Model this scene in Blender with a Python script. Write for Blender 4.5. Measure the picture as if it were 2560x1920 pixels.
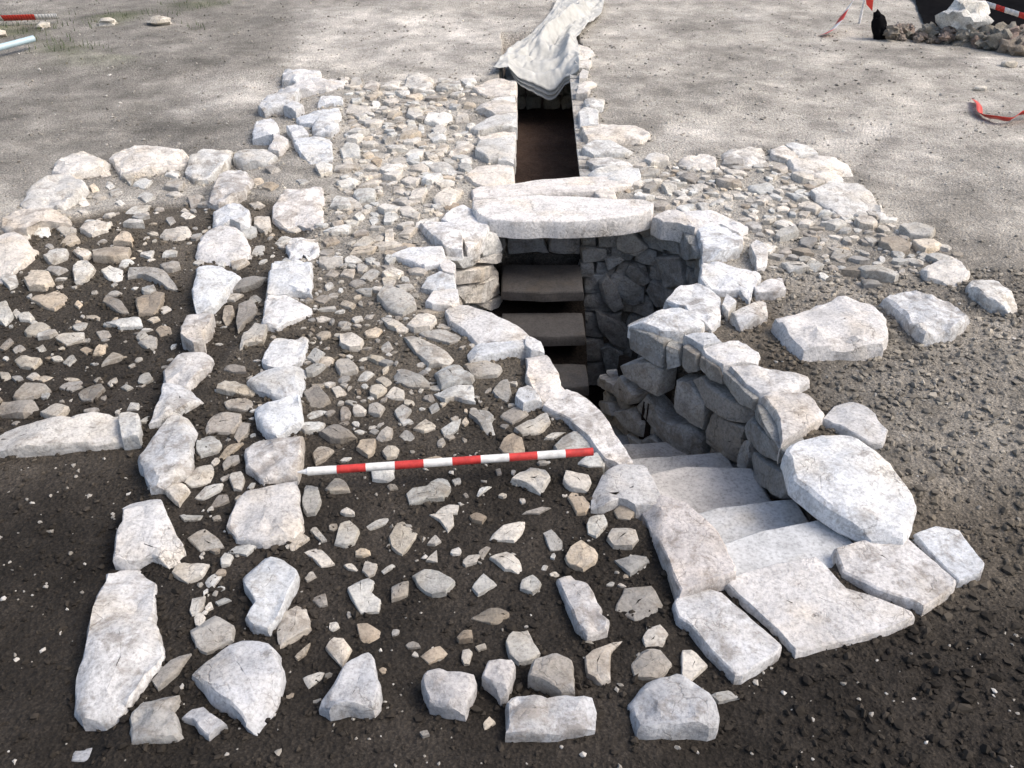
import bpy, math, random
import numpy as np
from mathutils import Matrix, Vector

# ---------------------------------------------------------------- scene, camera, sky, sun
for o in list(bpy.data.objects): bpy.data.objects.remove(o)
scene = bpy.context.scene
COL = scene.collection
random.seed(7)

cam = bpy.data.cameras.new('camera')
cam.sensor_width = 36.0
cam.lens = 36.0 * 2300.0 / 2560.0
cam.clip_start = 0.05
cam.clip_end = 400
camo = bpy.data.objects.new('camera', cam)
COL.objects.link(camo)
PITCH = math.atan(1510.0 / 2300.0)
camo.location = (0, 0, 2.02)
camo.rotation_euler = (math.pi / 2 - PITCH, 0, 0)
scene.camera = camo

SUN_EL, SUN_AZ = math.radians(50), math.radians(98)      # azimuth clockwise from +Y (the way the camera looks)
world = bpy.data.worlds.new('World')
scene.world = world
world.use_nodes = True
wn = world.node_tree
sky = wn.nodes.new('ShaderNodeTexSky')
sky.sky_type = 'NISHITA'
sky.sun_disc = False
sky.sun_elevation = SUN_EL
sky.sun_rotation = SUN_AZ
sky.air_density = 1.0
sky.dust_density = 5.0
sky.ozone_density = 1.0
wn.links.new(sky.outputs[0], wn.nodes['Background'].inputs[0])
wn.nodes['Background'].inputs[1].default_value = 0.15

sun = bpy.data.lights.new('sun', 'SUN')
sun.energy = 1.1
sun.angle = math.radians(30)
sun.color = (1.0, 0.965, 0.91)
suno = bpy.data.objects.new('sun', sun)
COL.objects.link(suno)
sd = Vector((math.sin(SUN_AZ) * math.cos(SUN_EL), math.cos(SUN_AZ) * math.cos(SUN_EL), math.sin(SUN_EL)))
suno.rotation_euler = sd.to_track_quat('Z', 'Y').to_euler()

scene.view_settings.view_transform = 'Standard'
scene.view_settings.look = 'None'
scene.view_settings.gamma = 1.0
scene.view_settings.use_curve_mapping = False
scene.view_settings.exposure = 0.62

# ---------------------------------------------------------------- traced outlines (millimetres, top view) and wall faces
STONES = [
('EW',[(-2913,5597),(-2949,5754),(-2935,5918),(-2831,5939),(-2646,5858),(-2614,5769),(-2616,5639),(-2772,5515)]),
('EW',[(-2637,5873),(-2640,5980),(-2422,6011),(-2220,5995),(-2118,5858),(-2103,5740),(-2195,5682),(-2389,5583),(-2453,5570),(-2600,5813)]),
('EW',[(-2057,5583),(-2080,5798),(-2080,6011),(-1876,6026),(-1844,5903),(-1824,5668),(-1893,5488),(-1976,5474)]),
('EW',[(-1811,5813),(-1829,5964),(-1709,5980),(-1595,5933),(-1528,5813),(-1566,5711),(-1722,5696)]),
('EW',[(-2853,5046),(-2886,5266),(-2883,5501),(-2697,5447),(-2579,5317),(-2559,5216),(-2600,5022),(-2790,4964)]),
('EW',[(-2795,4668),(-2828,4851),(-2784,4930),(-2615,4907),(-2482,4818),(-2447,4732),(-2601,4710),(-2614,4586),(-2737,4617)]),
('EW',[(-2747,4566),(-2692,4587),(-2587,4525),(-2486,4409),(-2471,4303),(-2501,4187),(-2519,4075),(-2598,4075),(-2748,4303),(-2801,4499)]),
('EW',[(-1486,2831),(-1505,2882),(-1437,2893),(-1400,2811),(-1389,2752),(-1449,2743)]),
('EW',[(-2029,2831),(-1940,2831),(-1779,2867),(-1670,2893),(-1618,2914),(-1564,2914),(-1517,2882),(-1461,2752),(-1549,2733),(-1879,2700),(-1965,2700)]),
('OF',[(-1757,5044),(-1783,5239),(-1809,5474),(-1711,5584),(-1588,5394),(-1574,5140),(-1697,5020)]),
('OF',[(-1647,4707),(-1705,4950),(-1601,4996),(-1484,4882),(-1438,4685),(-1483,4664),(-1550,4728),(-1579,4643)]),
('OF',[(-1637,4346),(-1660,4541),(-1582,4685),(-1451,4602),(-1384,4462),(-1356,4346),(-1457,4272),(-1613,4290)]),
('OF',[(-1594,4225),(-1526,4234),(-1346,4110),(-1365,3918),(-1390,3793),(-1455,3739),(-1528,3918),(-1547,4033)]),
('OF',[(-1468,3559),(-1485,3673),(-1446,3710),(-1362,3688),(-1345,3573),(-1360,3503),(-1330,3423),(-1372,3403),(-1447,3476)]),
('OF',[(-1466,3270),(-1451,3358),(-1401,3390),(-1319,3384),(-1272,3320),(-1261,3245),(-1318,3109),(-1407,3115)]),
('OF',[(-1380,2844),(-1393,3013),(-1410,3103),(-1347,3103),(-1219,3002),(-1299,2906),(-1331,2875)]),
('OF',[(-1352,2641),(-1330,2725),(-1335,2814),(-1316,2885),(-1248,2895),(-1183,2834),(-1183,2735),(-1130,2551),(-1199,2456),(-1255,2465)]),
('OF',[(-1268,2261),(-1267,2187),(-1255,2113),(-1186,2110),(-1139,2131),(-1084,2096),(-1048,2089),(-1047,2166),(-1119,2269),(-1142,2312),(-1178,2375),(-1213,2419),(-1289,2423),(-1304,2407),(-1303,2343)]),
('OF',[(-1260,2062),(-1234,2096),(-1168,2099),(-1136,2049),(-1091,2029),(-1051,1896),(-1055,1860),(-1021,1825),(-973,1746),(-992,1670),(-1018,1599),(-1027,1554),(-1072,1535),(-1133,1545),(-1175,1579),(-1195,1670),(-1221,1825),(-1252,1990)]),
('IF',[(-1881,7652),(-1918,7894),(-1606,7894),(-1555,7605),(-1693,7536)]),
('IF',[(-1892,6877),(-1877,7120),(-1835,7378),(-1659,7290),(-1676,6956),(-1828,6799)]),
('IF',[(-1815,7400),(-1538,7652),(-1363,7605),(-1335,7423),(-1459,7334),(-1695,7290)]),
('IF',[(-1784,6225),(-1833,6574),(-1741,6610),(-1639,6395),(-1638,6192)]),
('IF',[(-1600,6062),(-1646,6225),(-1525,6159),(-1493,5999),(-1529,5875),(-1614,5936)]),
('IF',[(-1576,6685),(-1283,6838),(-1236,6610),(-1368,6466),(-1525,6537)]),
('IF',[(-1429,6501),(-1297,6574),(-1219,6430),(-1246,6258),(-1374,6258)]),
('IF',[(-1504,6159),(-1251,6225),(-1153,5756),(-1293,5698),(-1396,5875)]),
('IF',[(-1459,6916),(-1464,7079),(-1310,7162),(-1278,6956)]),
('IF',[(-1585,6395),(-1504,6430),(-1406,6258),(-1504,6208)]),
('IF',[(-1698,6838),(-1637,6997),(-1548,6838),(-1580,6704)]),
('IF',[(-1347,4815),(-1369,4996),(-1346,5189),(-1227,5189),(-1148,5265),(-1108,5140),(-1042,4707),(-1106,4685),(-1195,4749),(-1247,4707)]),
('IF',[(-1180,4423),(-1179,4501),(-1038,4541),(-999,4365),(-1028,4261),(-1084,4346),(-1078,4272),(-1123,4261)]),
('IF',[(-1169,3870),(-1206,4207),(-1010,4207),(-949,3870),(-1040,3886)]),
('IF',[(-1116,3573),(-1158,3855),(-1053,3878),(-945,3808),(-918,3702),(-1044,3559)]),
('IF',[(-1050,3282),(-1042,3423),(-1013,3476),(-892,3503),(-879,3345),(-887,3282),(-961,3233),(-1013,3233)]),
('IF',[(-1074,3115),(-1038,3173),(-858,3233),(-842,3115),(-844,3024),(-940,3013),(-1011,3058)]),
('IF',[(-996,2927),(-969,2980),(-844,3024),(-813,2927),(-799,2824),(-874,2735),(-923,2774),(-968,2844)]),
('IF',[(-972,2669),(-919,2735),(-866,2725),(-807,2774),(-770,2735),(-753,2613),(-749,2507),(-864,2490),(-942,2568)]),
('IF',[(-927,2375),(-885,2465),(-749,2482),(-727,2423),(-705,2312),(-687,2269),(-698,2224),(-800,2184),(-889,2202),(-931,2261),(-936,2307)]),
('IF',[(-811,1996),(-828,2055),(-783,2131),(-716,2117),(-668,2069),(-654,2022),(-667,1971),(-679,1872),(-700,1825),(-749,1842),(-774,1872),(-758,1921)]),
('FB1',[(-889,1669),(-886,1695),(-800,1777),(-769,1794),(-681,1777),(-653,1749),(-623,1669),(-620,1592),(-639,1496),(-654,1489),(-690,1505),(-732,1543),(-806,1592)]),
('FB2',[(-994,1501),(-1012,1563),(-972,1602),(-897,1617),(-887,1597),(-893,1563),(-869,1524),(-849,1487),(-861,1473),(-978,1464)]),
('FB3',[(-868,1534),(-848,1563),(-817,1572),(-794,1548),(-741,1515),(-761,1501),(-779,1477),(-808,1496),(-832,1524)]),
('FB4',[(-515,1563),(-483,1622),(-461,1684),(-399,1738),(-379,1717),(-368,1658),(-350,1617),(-349,1572),(-363,1550),(-433,1555),(-476,1543)]),
('FB5',[(-247,1632),(-232,1663),(-199,1671),(-172,1661),(-100,1653),(-95,1632),(-120,1534),(-166,1543),(-220,1563)]),
('FB6',[(-19,1572),(10,1602),(60,1607),(93,1587),(213,1585),(222,1548),(214,1496),(117,1477),(-18,1473)]),
('FB7',[(303,1577),(359,1632),(449,1669),(482,1648),(523,1592),(544,1529),(528,1496),(317,1477)]),
('FB8',[(133,2039),(180,2059),(234,2013),(269,1918),(262,1888),(288,1864),(275,1823),(211,1800),(187,1846),(156,1949)]),
('FB9',[(40,1648),(58,1706),(128,1733),(170,1706),(168,1597),(130,1595),(82,1627)]),
('FB10',[(-83,1648),(-67,1695),(2,1703),(10,1679),(-11,1597),(-31,1587),(-49,1617)]),
('FB11',[(-1157,1466),(-1132,1482),(-1076,1482),(-1027,1468),(-1021,1441),(-1139,1441)]),
('RW',[(-935,1840),(-875,1894),(-810,1852),(-800,1794),(-866,1760),(-897,1777)]),
('RW',[(-985,1663),(-970,1700),(-924,1766),(-908,1755),(-926,1684),(-961,1635)]),
('RW',[(-1057,2066),(-1045,2106),(-951,2103),(-961,2052),(-998,2029)]),
('RW',[(-946,2033),(-922,2066),(-898,2066),(-916,1990)]),
('RW',[(-958,1918),(-963,1974),(-927,1981),(-922,1930),(-939,1891)]),
('RW',[(-1056,2227),(-1013,2272),(-968,2235),(-924,2184),(-1000,2169)]),
('RW',[(-908,2162),(-885,2187),(-814,2205),(-845,2145)]),
('RW',[(-918,1930),(-906,1955),(-892,1930),(-910,1918)]),
('RW',[(-890,1949),(-867,1968),(-846,1959),(-879,1940)]),
('RW',[(-1360,3993),(-1331,4093),(-1278,4127),(-1220,4110),(-1250,4042),(-1314,3993)]),
('RW',[(-1391,3896),(-1357,3952),(-1299,3960),(-1328,3896)]),
('RW',[(-1335,3713),(-1356,3833),(-1319,3833),(-1292,3757),(-1305,3669)]),
('RW',[(-1259,3669),(-1286,3818),(-1250,3880),(-1195,3803),(-1184,3727),(-1217,3683),(-1231,3597)]),
('RW',[(-1265,3912),(-1248,3968),(-1198,3912),(-1217,3864)]),
('RW',[(-1174,3395),(-1180,3501),(-1154,3597),(-1092,3569),(-1085,3447),(-1143,3434)]),
('RW',[(-1208,3244),(-1183,3275),(-1123,3269),(-1105,3220),(-1156,3220)]),
('RW',[(-1187,3080),(-1186,3138),(-1126,3149),(-1033,3080),(-1038,3047),(-1115,3058)]),
('RW',[(-1132,2992),(-1112,3047),(-1035,3036),(-1017,2960),(-1051,2949),(-1115,2960)]),
('RW',[(-1165,2825),(-1158,2917),(-1047,2907),(-1038,2845),(-1055,2795),(-1148,2795)]),
('RW',[(-1044,2776),(-1036,2886),(-1004,2876),(-996,2795),(-1019,2746)]),
('RW',[(-1175,2746),(-1162,2780),(-1102,2776),(-1069,2727),(-1076,2680),(-1131,2652),(-1153,2680)]),
('RW',[(-1066,2652),(-1043,2727),(-999,2737),(-1020,2680),(-1053,2634)]),
('RW',[(-1040,2607),(-1033,2643),(-998,2661),(-983,2625),(-1028,2580)]),
('RW',[(-1146,2501),(-1130,2589),(-1086,2611),(-1064,2580),(-1058,2510),(-1116,2484)]),
('RW',[(-992,2519),(-993,2553),(-962,2562),(-940,2519),(-939,2468),(-966,2468)]),
('RW',[(-1206,2459),(-1197,2501),(-1165,2501),(-1114,2459),(-1127,2378)]),
('RW',[(-1089,2426),(-1059,2493),(-1011,2497),(-1009,2468),(-1060,2418)]),
('RW',[(-1025,2378),(-1013,2443),(-988,2451),(-967,2410),(-998,2386)]),
('RW',[(-1555,5119),(-1518,5155),(-1444,5071),(-1482,5000)]),
('RW',[(-1428,4734),(-1450,4864),(-1371,4864),(-1329,4712),(-1349,4650)]),
('RW',[(-1364,4392),(-1358,4469),(-1313,4488),(-1295,4373)]),
('RW',[(-1565,5611),(-1538,5667),(-1451,5583),(-1511,5542)]),
('RW',[(-1512,5292),(-1482,5369),(-1414,5317),(-1442,5229)]),
('RW',[(-1605,5447),(-1554,5474),(-1517,5395),(-1568,5369)]),
('RW',[(-1276,4548),(-1260,4629),(-1192,4629),(-1189,4568),(-1230,4488)]),
('RW',[(-1116,2341),(-1038,2341),(-1042,2318),(-1092,2314)]),
('RW',[(-1002,2326),(-980,2337),(-968,2314),(-993,2310)]),
('RL',[(-2785,5677),(-2762,5719),(-2685,5677),(-2683,5566)]),
('RL',[(-2655,5677),(-2596,5705),(-2545,5621),(-2604,5594)]),
('RL',[(-2467,5566),(-2466,5705),(-2378,5566),(-2371,5460)]),
('RL',[(-2361,5460),(-2349,5566),(-2253,5513),(-2262,5395)]),
('RL',[(-2364,5761),(-2342,5848),(-2269,5878),(-2245,5705),(-2277,5649)]),
('RL',[(-2209,5621),(-2214,5733),(-2118,5649),(-2113,5566)]),
('RL',[(-2134,5382),(-2134,5539),(-2032,5460),(-2032,5331)]),
('RL',[(-2102,5281),(-2051,5331),(-1989,5281),(-2034,5243)]),
('RL',[(-2592,5382),(-2583,5434),(-2525,5356),(-2544,5306)]),
('RL',[(-2525,5434),(-2526,5513),(-2458,5434),(-2478,5382)]),
('RL',[(-2459,5331),(-2411,5382),(-2365,5306),(-2408,5243)]),
('RL',[(-2525,5231),(-2502,5293),(-2432,5231),(-2465,5195)]),
('RL',[(-2553,5111),(-2558,5219),(-2488,5111),(-2493,5052)]),
('RL',[(-2745,5111),(-2720,5182),(-2627,5158),(-2562,5087),(-2625,5041)]),
('RL',[(-2245,5231),(-2209,5293),(-2142,5231),(-2174,5158)]),
('RL',[(-2341,5123),(-2326,5170),(-2282,5123),(-2292,5075)]),
('RL',[(-2238,4972),(-2214,5087),(-2134,5123),(-2129,4995),(-2186,4927)]),
('RL',[(-2489,4949),(-2467,4983),(-2418,4927),(-2445,4905)]),
('RL',[(-1939,5207),(-1923,5281),(-1852,5231),(-1837,5111),(-1885,5087)]),
('RL',[(-1935,5041),(-1922,5087),(-1881,5041),(-1898,5006)]),
('RL',[(-1896,4927),(-1885,4995),(-1805,4905),(-1834,4850)]),
('RL',[(-1949,4839),(-1947,4905),(-1885,4817),(-1907,4774)]),
('RL',[(-2146,4861),(-2116,4905),(-2056,4882),(-2090,4828)]),
('RL',[(-2362,4670),(-2342,4774),(-2331,4839),(-2272,4774),(-2221,4753),(-2217,4670),(-2283,4619)]),
('RL',[(-2499,4690),(-2481,4753),(-2412,4732),(-2380,4649),(-2423,4609)]),
('RL',[(-2623,4649),(-2630,4796),(-2551,4711),(-2499,4609),(-2554,4599)]),
('RL',[(-2408,4510),(-2397,4649),(-2315,4549),(-2358,4490)]),
('RL',[(-2125,4510),(-2131,4670),(-2052,4589),(-2018,4490)]),
('RL',[(-2003,4670),(-1943,4670),(-1918,4619),(-1964,4629)]),
('RL',[(-1915,4609),(-1902,4701),(-1787,4722),(-1737,4609),(-1837,4549)]),
('RL',[(-2483,4490),(-2474,4529),(-2425,4471),(-2442,4452)]),
('RL',[(-2414,4328),(-2412,4440),(-2323,4402),(-2301,4328),(-2359,4274)]),
('RL',[(-2354,4203),(-2348,4265),(-2239,4212),(-2284,4168)]),
('RL',[(-2306,4421),(-2231,4440),(-2193,4384),(-2209,4319),(-2259,4365)]),
('RL',[(-2160,4328),(-2198,4440),(-2009,4440),(-1987,4328),(-2050,4301)]),
('RL',[(-1941,4384),(-1935,4440),(-1880,4421),(-1872,4347)]),
('RL',[(-1821,4365),(-1820,4440),(-1762,4440),(-1753,4384)]),
('RL',[(-2212,4185),(-2224,4274),(-2198,4310),(-2116,4220),(-2097,4151),(-2110,4083),(-2157,4066)]),
('RL',[(-2077,4203),(-2053,4265),(-1973,4220),(-1944,4117),(-1974,4091),(-2028,4134)]),
('RL',[(-1905,4117),(-1927,4203),(-1841,4203),(-1756,4185),(-1703,4117),(-1634,4017),(-1688,4017),(-1783,4100),(-1865,4134)]),
('RL',[(-2535,4100),(-2539,4159),(-2496,4168),(-2435,4066),(-2462,4025)]),
('RL',[(-2407,4083),(-2406,4159),(-2320,4159),(-2257,4066),(-2283,4017),(-2359,4017)]),
('RL',[(-2328,3936),(-2307,3984),(-2218,4009),(-2150,3952),(-2139,3889),(-2166,3827),(-2230,3858)]),
('RL',[(-2445,3873),(-2415,3889),(-2330,3767),(-2333,3694),(-2375,3723)]),
('RL',[(-2347,3797),(-2349,3843),(-2307,3797),(-2309,3752)]),
('RL',[(-1947,3873),(-1964,3960),(-1877,3905),(-1802,3797),(-1836,3790)]),
('RL',[(-2006,3767),(-1985,3797),(-1903,3752),(-1916,3730)]),
('RL',[(-1866,3694),(-1803,3738),(-1731,3738),(-1692,3665),(-1787,3651)]),
('RL',[(-1802,3905),(-1779,4017),(-1685,3984),(-1663,3843),(-1673,3782),(-1743,3775)]),
('RL',[(-2047,3567),(-2026,3609),(-1946,3623),(-1914,3540),(-1977,3506)]),
('RL',[(-1699,3581),(-1682,3637),(-1640,3595),(-1668,3553)]),
('RL',[(-1626,3637),(-1611,3679),(-1566,3672),(-1539,3609),(-1579,3581)]),
('RL',[(-1678,3540),(-1600,3581),(-1570,3486),(-1607,3473)]),
('RL',[(-2204,3473),(-2187,3513),(-2148,3486),(-2165,3433)]),
('RL',[(-2265,3486),(-2267,3581),(-2227,3540),(-2238,3473)]),
('RL',[(-2143,3369),(-2127,3407),(-2034,3382),(-2024,3356),(-2033,3300),(-2094,3319)]),
('RL',[(-1930,3356),(-1915,3420),(-1880,3382),(-1893,3331)]),
('RL',[(-1897,3459),(-1879,3486),(-1835,3459),(-1854,3420)]),
('RL',[(-1753,3331),(-1743,3433),(-1687,3407),(-1684,3382),(-1722,3356)]),
('RL',[(-2004,3234),(-1972,3252),(-1922,3240),(-1943,3198)]),
('RL',[(-1859,3152),(-1837,3192),(-1788,3198),(-1761,3163),(-1799,3129)]),
('RL',[(-1764,3106),(-1746,3175),(-1699,3186),(-1669,3140),(-1678,3095),(-1686,3050),(-1734,3061)]),
('RL',[(-2004,3061),(-2010,3175),(-1922,3163),(-1888,3129),(-1927,3072),(-1974,3050)]),
('RL',[(-2115,3083),(-2077,3083),(-2043,3050),(-2052,3028)]),
('RL',[(-2022,2964),(-2028,3017),(-1922,3045),(-1876,2996),(-1914,2942),(-2000,2942)]),
('RL',[(-1677,3186),(-1662,3246),(-1643,3210),(-1652,3163)]),
('RL',[(-1614,3163),(-1602,3186),(-1562,3163),(-1580,3140)]),
('RL',[(-1751,3222),(-1728,3246),(-1699,3204),(-1729,3198)]),
('RL',[(-1880,3234),(-1837,3240),(-1803,3222),(-1842,3204)]),
('RL',[(-2088,3873),(-2082,3913),(-2044,3873),(-2054,3843)]),
('RL',[(-1529,2996),(-1526,3039),(-1493,3034),(-1480,2996)]),
('RL',[(-1890,3623),(-1838,3637),(-1809,3595),(-1845,3560)]),
('RL',[(-1678,3843),(-1638,3858),(-1606,3827),(-1639,3790)]),
('RL',[(-2170,3282),(-2130,3282),(-2095,3234),(-2123,3210)]),
('RL',[(-2095,3234),(-2061,3246),(-2035,3216),(-2060,3198)]),
('RL',[(-2100,3486),(-2083,3513),(-2053,3473),(-2069,3446)]),
('RC',[(-1241,5611),(-1211,5724),(-1137,5639),(-1129,5528),(-1188,5474)]),
('RC',[(-1326,5395),(-1274,5421),(-1236,5369),(-1276,5330)]),
('RC',[(-1044,4954),(-1016,5119),(-954,5071),(-919,4954),(-987,4931)]),
('RC',[(-1011,4508),(-963,4568),(-912,4508),(-976,4449)]),
('RC',[(-976,4215),(-981,4287),(-869,4287),(-856,4197),(-931,4180)]),
('RC',[(-924,4093),(-905,4162),(-853,4127),(-877,4085)]),
('RC',[(-941,3849),(-914,3904),(-858,3880),(-886,3826)]),
('RC',[(-925,3757),(-827,3780),(-815,3750),(-900,3742)]),
('RC',[(-786,3611),(-779,3654),(-725,3626),(-760,3576)]),
('RC',[(-874,3331),(-848,3408),(-801,3369),(-819,3281)]),
('RC',[(-819,3281),(-803,3344),(-755,3331),(-758,3269)]),
('RC',[(-837,3069),(-791,3126),(-722,3014),(-747,2981),(-788,2970)]),
('RC',[(-731,3103),(-703,3126),(-656,3069),(-703,3047)]),
('RC',[(-803,2917),(-766,2949),(-711,2944),(-775,2896)]),
('RC',[(-811,2835),(-794,2871),(-714,2855),(-729,2805),(-780,2795)]),
('RC',[(-726,2661),(-708,2718),(-653,2680),(-676,2634),(-705,2607)]),
('RC',[(-713,2386),(-723,2493),(-676,2476),(-654,2410),(-659,2346),(-689,2341)]),
('RC',[(-649,2476),(-625,2527),(-589,2510),(-560,2459),(-629,2451)]),
('RC',[(-678,1829),(-674,1894),(-647,1943),(-616,1924),(-583,1846),(-659,1777)]),
('RC',[(-748,2249),(-710,2264),(-660,2227),(-706,2166)]),
('RC',[(-667,2169),(-620,2187),(-564,2120),(-601,2106)]),
('RC',[(-613,1749),(-578,1794),(-584,1755),(-602,1738)]),
('RC',[(-578,1679),(-522,1700),(-526,1674),(-555,1645)]),
('RC',[(-642,2052),(-627,2086),(-607,2059),(-632,2039)]),
('RC',[(-610,1968),(-566,1987),(-554,1943),(-576,1937)]),
('RC',[(-664,2264),(-652,2283),(-601,2220),(-620,2213)]),
('RC',[(-574,2202),(-568,2287),(-539,2302),(-502,2257),(-510,2205),(-538,2194)]),
('RC',[(-403,2235),(-372,2333),(-347,2287),(-308,2249),(-350,2159),(-388,2191)]),
('RC',[(-490,2280),(-444,2326),(-410,2341),(-421,2302),(-473,2268)]),
('RC',[(-279,2341),(-202,2349),(-193,2295),(-212,2264),(-241,2310)]),
('RC',[(-274,2205),(-252,2249),(-230,2216),(-249,2202)]),
('RC',[(-273,2134),(-242,2180),(-236,2127)]),
('RC',[(-74,2227),(-29,2280),(43,2310),(33,2257),(7,2213)]),
('RC',[(104,2264),(120,2287),(164,2227),(162,2191),(122,2184),(113,2220)]),
('RC',[(170,2148),(187,2184),(223,2213),(274,2155),(261,2113),(220,2086),(182,2106)]),
('RC',[(249,2295),(263,2341),(309,2341),(316,2295),(275,2235),(251,2257)]),
('RC',[(309,2220),(329,2264),(404,2257),(410,2220),(385,2177),(326,2177)]),
('RC',[(321,2127),(432,2148),(433,2120),(368,2062)]),
('RC',[(307,1924),(343,2006),(424,2013),(456,1949),(408,1888),(362,1882),(333,1912)]),
('RC',[(377,1811),(399,1852),(433,1864),(451,1834),(431,1788),(382,1783)]),
('RC',[(333,1738),(362,1766),(420,1772),(448,1722),(406,1669),(339,1674)]),
('RC',[(487,1788),(512,1777),(549,1725),(486,1669),(471,1695)]),
('RC',[(203,1744),(286,1794),(323,1811),(278,1760),(270,1663),(247,1648),(207,1679)]),
('RC',[(-18,1794),(2,1834),(47,1840),(64,1794),(83,1760),(54,1733),(19,1722),(-7,1749)]),
('RC',[(-259,1755),(-207,1794),(-183,1766),(-195,1749),(-233,1730)]),
('RC',[(-136,1900),(-81,1930),(-26,1940),(2,1894),(-21,1876),(-62,1873)]),
('RC',[(-457,1870),(-421,1870),(-367,1837),(-399,1806),(-423,1788),(-441,1823)]),
('RC',[(-306,2059),(-274,2086),(-225,2076),(-175,2033),(-201,1987),(-242,1978),(-282,2006)]),
('RC',[(-124,2013),(-90,2072),(-46,2026),(-102,1984)]),
('RC',[(-505,2006),(-462,2072),(-423,2033),(-432,1994),(-396,1968),(-399,1918),(-449,1912)]),
('RC',[(-370,2026),(-318,2033),(-318,1981),(-363,1962)]),
('RC',[(-72,2141),(-13,2166),(22,2134),(31,2079),(-22,2089)]),
('RC',[(-107,2169),(-83,2198),(-68,2191),(-96,2138)]),
('RC',[(-105,1788),(-78,1800),(-73,1783),(-95,1774)]),
('RC',[(-531,2113),(-507,2120),(-479,2089),(-514,2096)]),
('RC',[(-411,2093),(-380,2120),(-370,2113),(-400,2079)]),
('RC',[(-532,1777),(-511,1808),(-484,1806),(-456,1772),(-473,1711)]),
('RC',[(-239,1496),(-220,1503),(-213,1489),(-230,1484)]),
('RC',[(-76,1529),(-60,1548),(-43,1529),(-71,1510)]),
('RC',[(539,1632),(591,1643),(616,1617),(559,1607)]),
('RC',[(179,2501),(190,2553),(272,2545),(277,2501),(260,2451),(202,2468)]),
('RC',[(191,2426),(206,2459),(243,2443),(269,2394),(247,2346),(216,2346)]),
('RC',[(343,2362),(376,2386),(416,2362),(395,2315),(355,2323)]),
('RC',[(157,2708),(188,2766),(248,2795),(287,2766),(293,2689),(247,2680),(167,2671)]),
('RC',[(232,2616),(309,2671),(335,2643),(331,2598),(275,2589)]),
('RC',[(-3,2510),(63,2571),(119,2580),(134,2527),(99,2451),(51,2484)]),
('RC',[(-362,2443),(-343,2472),(-295,2476),(-266,2527),(-227,2519),(-213,2459),(-237,2418),(-284,2410),(-347,2394)]),
('RC',[(-128,2426),(-106,2484),(-71,2489),(-110,2443)]),
('RC',[(33,2354),(102,2386),(134,2386),(91,2354)]),
('RC',[(-258,2341),(-230,2386),(-182,2386),(-186,2346)]),
('RC',[(-49,2699),(-32,2746),(2,2780),(37,2746),(48,2671),(25,2652),(-32,2671)]),
('RC',[(8,2815),(56,2855),(129,2917),(145,2855),(108,2795),(43,2785)]),
('RC',[(119,2766),(149,2800),(202,2805),(153,2766)]),
('RC',[(-46,2907),(2,2965),(45,2960),(69,2928),(2,2860)]),
('RC',[(-166,2907),(-149,2949),(-107,2970),(-70,2896),(-81,2866),(-62,2795),(-61,2756),(-109,2815),(-135,2876)]),
('RC',[(-79,3069),(-48,3149),(-17,3161),(-4,3069),(-16,3003),(-47,3025)]),
('RC',[(-316,3069),(-162,3126),(-145,2992),(-200,3003),(-226,3025),(-261,2992)]),
('RC',[(-319,3208),(-296,3244),(-212,3257),(-197,3208),(-157,3173),(-169,3138),(-287,3103)]),
('RC',[(-207,3281),(-169,3318),(-70,3331),(-43,3244),(-62,3196),(-157,3184)]),
('RC',[(-478,3514),(-429,3501),(-326,3408),(-255,3331),(-272,3281),(-350,3269),(-409,3356)]),
('RC',[(-412,3542),(-351,3569),(-267,3555),(-224,3514),(-242,3474),(-275,3454),(-374,3501)]),
('RC',[(-472,3597),(-418,3698),(-361,3698),(-339,3640),(-365,3569),(-434,3555)]),
('RC',[(-601,3683),(-571,3669),(-488,3611),(-504,3562),(-556,3597)]),
('RC',[(-636,3849),(-608,3928),(-539,3912),(-458,3833),(-446,3772),(-504,3705),(-572,3742)]),
('RC',[(-492,3196),(-457,3232),(-390,3208),(-341,3161),(-338,3115),(-394,3103),(-474,3149)]),
('RC',[(-507,3047),(-476,3115),(-435,3080),(-430,3025),(-479,3025)]),
('RC',[(-457,2928),(-432,2987),(-392,2944),(-420,2860),(-440,2886)]),
('RC',[(-326,2960),(-299,3003),(-284,2960),(-312,2928)]),
('RC',[(-375,2825),(-333,2891),(-281,2835),(-332,2810)]),
('RC',[(-269,2825),(-230,2866),(-196,2917),(-204,2825),(-248,2776)]),
('RC',[(-423,2776),(-398,2820),(-365,2776),(-385,2742)]),
('RC',[(-509,2766),(-475,2825),(-450,2815),(-450,2756),(-483,2746)]),
('RC',[(-571,2689),(-559,2746),(-505,2737),(-503,2671),(-523,2648)]),
('RC',[(-729,2795),(-692,2830),(-653,2835),(-578,2761),(-638,2737),(-674,2746)]),
('RC',[(-731,3331),(-691,3331),(-640,3244),(-642,3214),(-710,3196),(-741,3269)]),
('RC',[(-634,3161),(-611,3226),(-570,3208),(-596,3161)]),
('RC',[(-558,3161),(-537,3196),(-487,3149),(-515,3120)]),
('RC',[(-662,3555),(-612,3597),(-581,3569),(-596,3528),(-644,3521)]),
('RC',[(-762,3528),(-720,3528),(-649,3460),(-656,3408),(-701,3395),(-747,3434)]),
('RC',[(-571,3434),(-542,3474),(-516,3421),(-533,3388),(-560,3395)]),
('RC',[(-211,2519),(-184,2536),(-178,2510),(-199,2493)]),
('RC',[(-330,2643),(-275,2652),(-223,2634),(-238,2607),(-327,2607)]),
('RC',[(-504,2589),(-468,2616),(-426,2589),(-416,2545),(-440,2519),(-489,2519)]),
('RC',[(-748,4076),(-702,4197),(-654,4127),(-697,4042)]),
('RC',[(-850,4093),(-837,4162),(-783,4162),(-786,4076)]),
('RC',[(-792,4009),(-761,4059),(-710,4026),(-757,3976)]),
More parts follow.
